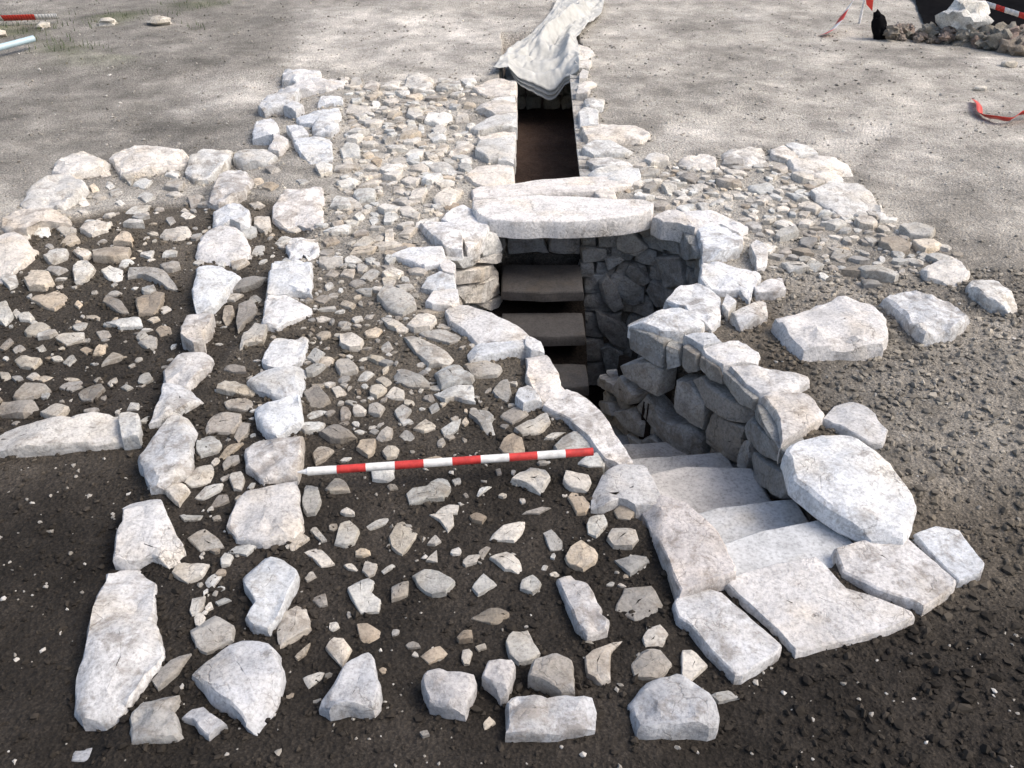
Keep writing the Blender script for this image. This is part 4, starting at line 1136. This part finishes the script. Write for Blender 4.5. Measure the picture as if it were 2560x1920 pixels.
def rubble(parent, groups, dark=.35, lift=.28):
    for g in groups:
        for p in BY.get(g, []):
            rs = np.random.RandomState(SEED[0] + 999)
            c = cen(p); s = math.sqrt(area(p))
            p = [(c[0] + (a - c[0]) * 1.07, c[1] + (q - c[1]) * 1.07) for a, q in p]
            b = gz(c[0], c[1])
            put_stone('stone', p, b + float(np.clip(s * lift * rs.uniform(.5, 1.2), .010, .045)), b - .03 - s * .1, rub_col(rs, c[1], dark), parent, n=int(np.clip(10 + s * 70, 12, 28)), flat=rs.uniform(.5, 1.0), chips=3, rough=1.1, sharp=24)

r1 = thing('rubble_fill', 'grey rubble stones packed in dark soil inside the left bay', 'rubble', (-1.8, 3.7, -.1))
rubble(r1, ['RL'], .3)
r2 = thing('rubble_fill', 'small stones wedged between the two rows of the double wall', 'rubble', (-1.0, 3.0, -.1))
rubble(r2, ['RW'], .25)
r3 = thing('rubble_fill', 'rubble stones bedded in earth around the striped pole, from the foreground back to the trench', 'rubble', (-.3, 3.0, -.1))
rubble(r3, ['RC'], .25)
r4 = thing('rubble_fill', 'small flat rubble to the right of the well between lip and boulders', 'rubble', (1.5, 4.6, -.1))

def blob(cx, cy, r, rs, asp=None):
    n = rs.randint(5, 8)
    a0 = rs.rand() * 6.28
    asp = asp or rs.uniform(.48, .9)
    th = rs.rand() * 3.14
    out = []
    for k in range(n):
        a = a0 + (k + rs.uniform(-.3, .3)) * 2 * math.pi / n
        q = r * rs.uniform(.7, 1.25)
        u, v = math.cos(a) * q, math.sin(a) * q * asp
        out.append((cx + u * math.cos(th) - v * math.sin(th), cy + u * math.sin(th) + v * math.cos(th)))
    return out

def scatter(parent, poly, count, rmin, rmax, seed, dark, tries=40, limit=None, gap=.8, lift=.22):
    rs = np.random.RandomState(seed)
    xs = [p[0] for p in poly]; ys = [p[1] for p in poly]
    made = []
    k = 0
    while len(made) < count and k < count * tries:
        k += 1
        x, y = rs.uniform(min(xs), max(xs)), rs.uniform(min(ys), max(ys))
        r = rmin + (rmax - rmin) * rs.rand() ** 1.8
        if not inside(poly, np.array(x), np.array(y)): continue
        F = np.array(FOOT)
        d = np.hypot(F[:, 0] - x, F[:, 1] - y)
        if (d < (F[:, 2] + r) * gap).any(): continue
        b = gz(x, y)
        if b < -.17: continue
        p = blob(x, y, r, rs)
        o = put_stone('stone', p, b + r * lift * 2 * rs.uniform(.6, 1.3), b - .02 - r * .3, rub_col(rs, y, dark), parent, n=12, flat=rs.uniform(.4, 1.0), chips=2, rough=1.1, sharp=24)
        made.append(o)
    return made

CORE_FAR = [(-1.32, 7.6), (-.30, 7.6), (-.28, 5.3), (-.36, 4.9), (-.55, 4.6), (-.6, 4.2), (-.95, 4.2), (-1.02, 5.3)]
r5 = thing('rubble_fill', 'pale rubble packed tight between the far inner row and the trench', 'rubble', (-.7, 6.0, -.1))
rubble(r5, ['FE'], .05)
RIGHT_WING = [(.60, 5.55), (1.05, 5.75), (1.55, 5.75), (1.9, 5.3), (2.15, 4.75), (2.35, 4.35), (2.0, 4.15), (1.75, 4.0), (1.35, 4.2), (1.2, 4.3), (1.1, 4.6), (.95, 4.85), (.72, 5.05)]
scatter(r5, CORE_FAR, 235, .030, .095, 21, .10, gap=.66)
scatter(r4, RIGHT_WING, 250, .026, .10, 22, .25, gap=.66)
scatter(r3, [(-.95, 4.2), (-.45, 4.2), (-.4, 3.7), (-.1, 3.5), (.1, 3.0), (.35, 2.3), (.4, 1.9), (-.6, 1.6), (-.75, 2.5)], 60, .012, .04, 23, .35, gap=.95)
scatter(r3, [(-.95, 4.3), (-.45, 4.25), (-.42, 3.7), (-.1, 3.5), (.1, 3.0), (-.1, 2.75), (-.85, 2.75)], 75, .018, .06, 33, .3, gap=.8)
scatter(r1, FILL, 190, .016, .065, 24, .35, gap=.8)
scatter(r2, [(-1.05, 4.9), (-.92, 4.9), (-.86, 3.2), (-.78, 2.2), (-.95, 1.7), (-1.0, 2.2), (-1.12, 2.9)], 60, .014, .045, 25, .35, gap=.85)

# ---------------------------------------------------------------- crumbs of soil and chips of stone (uncountable)
ICO_V = np.array([(0, 0, 1), (.894, 0, .447), (.276, .851, .447), (-.724, .526, .447), (-.724, -.526, .447), (.276, -.851, .447),
                  (.724, .526, -.447), (-.276, .851, -.447), (-.894, 0, -.447), (-.276, -.851, -.447), (.724, -.526, -.447), (0, 0, -1)])
ICO_F = np.array([(0, 1, 2), (0, 2, 3), (0, 3, 4), (0, 4, 5), (0, 5, 1), (1, 6, 2), (2, 7, 3), (3, 8, 4), (4, 9, 5), (5, 10, 1),
                  (6, 7, 2), (7, 8, 3), (8, 9, 4), (9, 10, 5), (10, 6, 1), (11, 7, 6), (11, 8, 7), (11, 9, 8), (11, 10, 9), (11, 6, 10)])

def crumbs(name, x, y, r, mat, seed, label, colour=False, squash=.7):
    rs = np.random.RandomState(seed)
    n = len(x)
    z = ground_z(x, y)
    jit = rs.uniform(.45, 1.35, (n, 12, 1))
    v = ICO_V[None] * jit
    a = rs.rand(n) * 6.283
    ca, sa = np.cos(a)[:, None], np.sin(a)[:, None]
    asp = rs.uniform(.55, 1.0, n)[:, None]
    vx, vy, vz = v[..., 0], v[..., 1] * asp, v[..., 2] * squash
    X = (vx * ca - vy * sa) * r[:, None] + x[:, None]
    Y = (vx * sa + vy * ca) * r[:, None] + y[:, None]
    Zz = vz * r[:, None] + (z + r * .25)[:, None]
    V = np.stack([X, Y, Zz], -1).reshape(-1, 3)
    Fc = (ICO_F[None] + (np.arange(n) * 12)[:, None, None]).reshape(-1, 3).astype(np.int32)
    me = bpy.data.meshes.new(name)
    me.vertices.add(len(V)); me.vertices.foreach_set('co', V.ravel())
    me.loops.add(Fc.size); me.loops.foreach_set('vertex_index', Fc.ravel())
    me.polygons.add(len(Fc)); me.polygons.foreach_set('loop_start', np.arange(0, Fc.size, 3, dtype=np.int32))
    me.polygons.foreach_set('use_smooth', np.zeros(len(Fc), bool))
    me.update(calc_edges=True)
    if colour:
        c = soil_colour(x, y, z)
        c = np.repeat(c, 12, 0)
        at = me.color_attributes.new('soil', 'FLOAT_COLOR', 'POINT')
        at.data.foreach_set('color', np.c_[c, np.ones(len(c))].ravel())
    me.materials.append(mat)
    return tag(link(name, me), label, 'gravel', kind='stuff')

rs = np.random.RandomState(5)
def region(n, poly, rs):
    xs = [p[0] for p in poly]; ys = [p[1] for p in poly]
    x = rs.uniform(min(xs), max(xs), n); y = rs.uniform(min(ys), max(ys), n)
    k = inside(poly, x, y) & (sdf(CAVITY, x, y) > .03) & (sdf(TRENCH, x, y) > .03)
    return x[k], y[k]
xa, ya = region(20000, [(1.1, 4.2), (.9, 3.0), (1.15, 2.1), (.7, 1.55), (.6, 1.3), (2.2, 1.3), (3.2, 4.2)], rs)
ra = .003 + .018 * rs.rand(len(xa)) ** 4.5
xb, yb = region(9000, [(-2.8, 4.8), (-1.0, 4.8), (-.6, 1.3), (-1.9, 1.3), (-2.6, 2.6)], rs)
rb = .003 + .011 * rs.rand(len(xb)) ** 3.5
xc, yc = region(7000, [(-1.1, 5), (-.3, 5), (.5, 2.2), (1.0, 1.3), (-1.0, 1.3)], rs)
rc = .003 + .010 * rs.rand(len(xc)) ** 3
xd, yd = region(9000, [(-6, 12), (7, 12), (4.5, 5.0), (2.4, 3.8), (1.2, 5.6), (-1.5, 5.2), (-4, 4.6)], rs)
rd = .003 + .012 * rs.rand(len(xd)) ** 4
xg = []; yg = []
for p in RIMS:
    o_ = resample(p, 40)
    per = np.hypot(*(np.roll(o_, -1, 0) - o_).T).sum()
    m_ = int(per * 34)
    k_ = rs.randint(0, len(o_), m_); t_ = rs.rand(m_)[:, None]
    q_ = o_[k_] * (1 - t_) + np.roll(o_, -1, 0)[k_] * t_
    cc = o_.mean(0); dv_ = q_ - cc; dv_ /= np.hypot(*dv_.T)[:, None] + 1e-6
    q_ = q_ + dv_ * np.abs(rs.normal(size=(m_, 1))) * .016
    xg.append(q_[:, 0]); yg.append(q_[:, 1])
xg = np.concatenate(xg); yg = np.concatenate(yg)
k_ = (sdf(CAVITY, xg, yg) > .02) & (sdf(TRENCH, xg, yg) > .03)
xg, yg = xg[k_], yg[k_]
rg = .004 + .014 * rs.rand(len(xg)) ** 2.2
crumbs('soil_crumbs', np.r_[xa, xb, xc, xd, xg], np.r_[ya, yb, yc, yd, yg], np.r_[ra, rb, rc, rd, rg], M_CRUMB, 6, 'loose crumbs of earth strewn over the whole site', True)
xe, ye = region(2600, [(-2.9, 4.8), (2.6, 4.8), (1.9, 1.3), (-1.9, 1.3)], rs)
re_ = .003 + .010 * rs.rand(len(xe)) ** 2.5
xf, yf = region(2200, [(-5, 10), (5, 10), (3.5, 4.8), (-3.5, 4.8)], rs)
rf = .005 + .014 * rs.rand(len(xf)) ** 3
crumbs('stone_chips', np.r_[xe, xf], np.r_[ye, yf], np.r_[re_, rf], M_CHIP, 7, 'pale stone chips scattered over the soil', False, .6)

# ---------------------------------------------------------------- ranging pole
def tube(p0, p1, r, seg=16, r1=None):
    p0, p1 = Vector(p0), Vector(p1)
    r1 = r if r1 is None else r1
    d = (p1 - p0).normalized()
    u = d.orthogonal().normalized(); w = d.cross(u)
    v = []
    for p, q in ((p0, r), (p1, r1)):
        for k in range(seg):
            a = 2 * math.pi * k / seg
            v.append(p + (u * math.cos(a) + w * math.sin(a)) * q)
    f = [(k, (k + 1) % seg, seg + (k + 1) % seg, seg + k) for k in range(seg)]
    f += [tuple(reversed(range(seg))), tuple(range(seg, 2 * seg))]
    return v, f

A0, A1 = Vector((-.70, 2.47, .040)), Vector((.285, 2.575, .045))
t = thing('ranging_pole', 'red and white banded survey pole lying across the rubble', 'pole', A0)
d = A1 - A0
for k in range(10):
    v, f = tube(A0 + d * (k / 10) - A0, A0 + d * ((k + 1) / 10) - A0, .0145, 18)
    o = link('white_band' if k % 2 == 0 else 'red_band', mesh('band', v, f, M_WHITE if k % 2 == 0 else M_RED, True, 40), t, A0)
v, f = tube((0, 0, 0), -d.normalized() * .035, .0115, 16, .002)
link('tip', mesh('tip', v, f, M_WHITE, True, 40), t, A0)

# ---------------------------------------------------------------- tarpaulin over the far end of the trench
def tarp():
    nu, nv = 110, 170
    V = []
    q_ = np.linspace(0, 1, nv + 1); p_ = np.linspace(0, 1, nu + 1)
    P_, Q_ = np.meshgrid(p_, q_)
    Y = 7.86 + 2.9 * Q_ + .10 * np.sin(P_ * 3.1) * (1 - Q_)
    XL = np.interp(Q_, [0, .12, .3, .6, .85, 1], [-.16, -.10, .04, .30, .44, .50])
    XR = np.interp(Q_, [0, .12, .25, .38, .5, .75, 1], [.56, .585, .60, .60, .70, .92, 1.02])
    X = XL + (XR - XL) * P_
    cr = np.clip((X + .03) / .60, 0, 1)
    sag = 4 * cr * (1 - cr)
    Z = .02 + .02 * noise2(X, Y, 3.1, 91, 3) - sag * .16 * np.exp(-Q_ * 5)
    Z += sag * .040 * np.sin(Q_ * 62 - 26 * (P_ - .45) ** 2) * np.exp(-Q_ * 6)            # swags parallel to the hem
    ridge = P_ - (.30 + .45 * Q_)
    Z += .14 * np.exp(-(ridge / .13) ** 2) * sstep(.08, .35, Q_) * sstep(1.1, .5, Q_)          # long diagonal fold
    Z += .05 * np.exp(-((P_ - .12 - .5 * Q_) / .05) ** 2) * sstep(.05, .3, Q_)
    Z += .07 * np.exp(-((P_ - .85) / .08) ** 2) * sstep(.02, .15, Q_) * sstep(.55, .3, Q_)
    Z += .030 * (np.abs(noise2(P_ * 3.2 - Q_ * 2.2, Q_ * 1.6, 2.0, 95, 3)) - .3) * sstep(0, .2, Q_)
    Z += .022 * (np.abs(noise2(P_ * 2.0 + Q_ * 3.0, Q_ * 2.2 - P_, 3.1, 97, 3)) - .3)
    Z -= .030 * np.maximum(0, 1 - np.abs(noise2(P_ * 1.4 - Q_ * 2.6, Q_ * .9, 2.4, 99, 1)) * 7) * sstep(0, .15, Q_)
    out = (X < -.03) | (X > .60) | (Y > 9.35)
    Z = np.where(out, np.maximum(Z, .010), Z)
    V = np.stack([X, Y, Z], -1).reshape(-1, 3).tolist()
    rows = 8
    hem = []
    for r in range(rows, 0, -1):
        for i in range(nu + 1):
            x, y, z = V[i]
            c_ = min(max((x + .03) / .60, 0), 1)
            drop = .10 * (4 * c_ * (1 - c_)) ** .6 * (r / rows)
            hem.append((x, y - .012 - .012 * math.sin(r * 1.9), z - drop))
    V = hem + V
    nr = nv + 1 + rows
    w = nu + 1
    F = [(r * w + i, r * w + i + 1, (r + 1) * w + i + 1, (r + 1) * w + i) for r in range(nr - 1) for i in range(nu)]
    me = mesh('tarpaulin', V, F, M_TARP, True)
    o = link('tarpaulin', me)
    sm_ = o.modifiers.new('thickness', 'SOLIDIFY'); sm_.thickness = .003
    tag(o, 'crumpled white sheet draped over the far end of the trench', 'tarpaulin')
tarp()

# ---------------------------------------------------------------- barrier tape
def tape(name, label, pts, width, twist, stripe, start_red=True):
    """striped plastic ribbon following points; bands are parts"""
    P = [Vector(p) for p in pts]
    # Catmull-Rom
    C = []
    for k in range(len(P) - 1):
        a, b, c_, e = P[max(k - 1, 0)], P[k], P[k + 1], P[min(k + 2, len(P) - 1)]
        for s in range(10):
            u = s / 10
            C.append(.5 * ((2 * b) + (c_ - a) * u + (2 * a - 5 * b + 4 * c_ - e) * u * u + (3 * b - a - 3 * c_ + e) * u ** 3))
    C.append(P[-1])
    t = thing(name, label, 'tape', P[0])
    L = 0; band = []; red = start_red; nxt = stripe
    quads = []
    prev = None
    for k, p in enumerate(C):
        dirv = (C[min(k + 1, len(C) - 1)] - C[max(k - 1, 0)]).normalized()
        up = Vector((0, 0, 1))
        side = dirv.cross(up).normalized()
        a = twist(k / len(C))
        nrm = side * math.cos(a) + up * math.sin(a)
        cur = (p - nrm * width / 2, p + nrm * width / 2)
        if prev:
            band.append((prev[0], prev[1], cur[1], cur[0]))
            L += (p - C[k - 1]).length
            if L > nxt or k == len(C) - 1:
                v = [q - P[0] for b in band for q in b]
                f = [(4 * i, 4 * i + 1, 4 * i + 2, 4 * i + 3) for i in range(len(band))]
                o = link('red_stripe' if red else 'white_stripe', mesh('stripe', v, f, M_TAPE_R if red else M_TAPE_W, True), t, P[0])
                sm = o.modifiers.new('thickness', 'SOLIDIFY'); sm.thickness = .0015
                band = []; red = not red; nxt += stripe
        prev = cur
    return t

tape('barrier_tape', 'red tape with a white end curling over pale soil at the right edge', [(3.53, 7.06, -.02), (3.47, 6.85, .0), (3.41, 6.66, -.01), (3.46, 6.52, .01), (3.56, 6.52, .0), (3.66, 6.60, .02), (3.80, 6.62, .02), (3.95, 6.70, -.02)], .055, lambda u: .35 + .8 * u, 5.0)
tape('barrier_tape', 'scrap of red and white tape standing up at the top right', [(2.98, 9.22, -.02), (3.08, 9.30, .0), (3.16, 9.36, .06), (3.22, 9.42, .14), (3.30, 9.48, .24)], .10, lambda u: .4 + .6 * u, .12)
tape('barrier_tape', 'red and white barrier tape stretched over the black shade sheet in the far right corner', [(4.50, 9.35, .24), (4.75, 9.02, .19), (5.05, 8.72, .13), (5.6, 8.3, .10)], .05, lambda u: 1.4, .11, False)
tape('barrier_tape', 'red and white tape on the grassy ground in the top left corner', [(-5.4, 9.75, .02), (-5.1, 9.70, .03), (-4.85, 9.74, .03), (-4.6, 9.82, .02)], .08, lambda u: .9, .30, False)

def lump(name, c, r, seed, mat, parent=None, sub=3, amp=.35, sq=(1, 1, .8), freq=2.2):
    import bmesh
    bm = bmesh.new()
    bmesh.ops.create_icosphere(bm, subdivisions=sub, radius=1.0)
    co = np.array([v.co[:] for v in bm.verts])
    n = 1 + amp * vnoise(co * freq + seed, seed) + amp * .5 * vnoise(co * freq * 2.3 + seed, seed + 2) + amp * .25 * vnoise(co * freq * 5 + seed, seed + 4)
    co = co * n[:, None] * np.array(sq) * r
    for v, q in zip(bm.verts, co): v.co = q
    me = bpy.data.meshes.new(name)
    bm.to_mesh(me); bm.free()
    me.materials.append(mat)
    me.polygons.foreach_set('use_smooth', [True] * len(me.polygons))
    me.set_sharp_from_angle(angle=math.radians(40))
    return link(name, me, parent, c)

# clods of earth thrown up beside the far pit
heap = thing('spoil_heap', 'ridge of dry grey earth clods along the far right edge', 'spoil heap', (4.2, 9.0, -.05))
rs = np.random.RandomState(12)
RIDGE = [(3.62, 9.20), (3.85, 9.12), (4.10, 9.02), (4.38, 8.86), (4.62, 8.62), (4.85, 8.36), (5.10, 8.10)]
for k in range(60):
    u = rs.rand() * (len(RIDGE) - 1); i = int(u); f = u - i
    x = RIDGE[i][0] * (1 - f) + RIDGE[i + 1][0] * f + rs.normal() * .07
    y = RIDGE[i][1] * (1 - f) + RIDGE[i + 1][1] * f + rs.normal() * .07
    r = .03 + .085 * rs.rand() ** 1.6 * (.5 + .5 * min(1, u / 3))
    lump('clod', (x, y, -.05 + r * .55 + (.05 if rs.rand() < .3 else 0)), r, k + 3, M_CLOD, heap, 3, .5, (1, 1, .85), 2.3).color = (.25 + .06 * rs.rand(), .235, .195, 1)
for k, (x, y, r) in enumerate(((4.30, 8.96, .16), (4.55, 8.74, .17), (4.78, 8.50, .15), (3.95, 9.12, .10), (4.42, 8.84, .13), (4.95, 8.30, .16))):
    lump('clod', (x, y, .0), r, k + 90, M_CLOD, heap, 4, .55, (1.05, .9, .85), 2.1).color = (.27, .25, .21, 1)
o = lump('boulder', (4.22, 9.0, .17), .17, 40, M_STONE, None, 3, .5, (1.15, .8, .85), 1.3)
o.color = (.72, .71, .66, 1)
tag(o, 'white angular boulder on the clods at the far right', 'boulder')
o = lump('black_scrap', (3.48, 9.12, .05), .13, 7, M_DARK, None, 3, .35, (.5, .4, 1.1), 1.9)
o.rotation_euler = (.1, -.35, 0)
tag(o, 'black oval scrap standing beside the clods at the top right', 'scrap')

for k, (x, y, r, lab) in enumerate(((3.73, 7.42, .035, 'small yellowish pebble above the red tape at the right'), (4.25, 8.08, .05, 'small white stone below the clods at the right edge'),
                                    (-4.67, 9.62, .05, 'cream stone beside the tape in the top left corner'), (-4.03, 9.66, .075, 'white stone on grass at the top, left of a broad flat one'),
                                    (-3.52, 9.66, .085, 'broad cream flat stone at the top edge left of the swept soil'), (-4.95, 9.22, .08, 'pale stone at the left edge below the tape'),
                                    (-4.45, 7.5, .05, 'small pale stone at the left edge below the pipe'))):
    o = lump('loose_stone', (x, y, gz(x, y) + r * .35), r, 60 + k, M_STONE, None, 2, .45, (1.25, .9, .6), 1.6)
    o.color = (.62, .58, .50, 1)
    tag(o, lab, 'stone')

# pipe at the upper left, stake with red ribbon at the top
v, f = tube((-5.2, 7.55, -.02), (-4.36, 8.74, .05), .028, 16)
o = link('pipe', mesh('pipe', v, f, M_PIPE, True, 40))
tag(o, 'pale blue plastic pipe lying on soil at the upper left edge', 'pipe')
t = thing('stake', 'thin stake with a red ribbon at the top edge beside the black scrap', 'stake', (3.50, 9.75, -.05))
v, f = tube((0, 0, -.05), (.01, 0, .38), .012, 10)
link('shaft', mesh('shaft', v, f, M_CLOD, True, 40), t, (3.50, 9.75, -.05))
v = [(0, -.014, .30), (.09, -.016, .24), (.10, -.018, .14), (.03, -.016, .20)]
o = link('ribbon', mesh('ribbon', v, [(0, 1, 2, 3)], M_TAPE_R, False), t, (3.50, 9.75, -.05))
sm = o.modifiers.new('thickness', 'SOLIDIFY'); sm.thickness = .002

# tufts of grass in the far left corner
rs = np.random.RandomState(3)
V = []; F = []
for k in range(1500):
    x, y = rs.uniform(-6.5, -3.0), rs.uniform(8.6, 11.5)
    if noise2(np.array([x]), np.array([y]), 1.7, 81, 3)[0] < .05: continue
    z = gz(x, y) if k % 3 == 0 else -.02
    a = rs.rand() * 6.28; h = rs.uniform(.02, .06); w = .004
    dx, dy = math.cos(a), math.sin(a)
    lean = rs.uniform(-.03, .03)
    b = len(V)
    V += [(x - dx * w, y - dy * w, z - .02), (x + dx * w, y + dy * w, z - .02), (x + dy * lean, y - dx * lean, z + h)]
    F.append((b, b + 1, b + 2))
o = link('grass', mesh('grass', V, F, M_GRASS, False))
tag(o, 'sparse short grass in the far left corner', 'grass', kind='stuff')

# added black sheet in place of the deep shade behind the clods
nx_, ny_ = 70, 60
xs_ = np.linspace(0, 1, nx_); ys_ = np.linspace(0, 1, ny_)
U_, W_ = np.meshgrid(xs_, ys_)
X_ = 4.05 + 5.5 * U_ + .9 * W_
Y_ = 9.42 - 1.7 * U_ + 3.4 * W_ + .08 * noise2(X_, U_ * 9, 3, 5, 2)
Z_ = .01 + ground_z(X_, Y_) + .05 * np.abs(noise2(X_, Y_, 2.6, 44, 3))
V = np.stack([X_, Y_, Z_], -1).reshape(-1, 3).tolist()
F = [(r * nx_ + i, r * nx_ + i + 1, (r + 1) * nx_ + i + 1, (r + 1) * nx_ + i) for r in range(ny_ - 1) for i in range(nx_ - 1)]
o = link('shade_sheet', mesh('shade_sheet', V, F, M_DARK, True))
tag(o, 'added black sheet standing in for deep shade behind the clods in the top right corner', 'sheet')
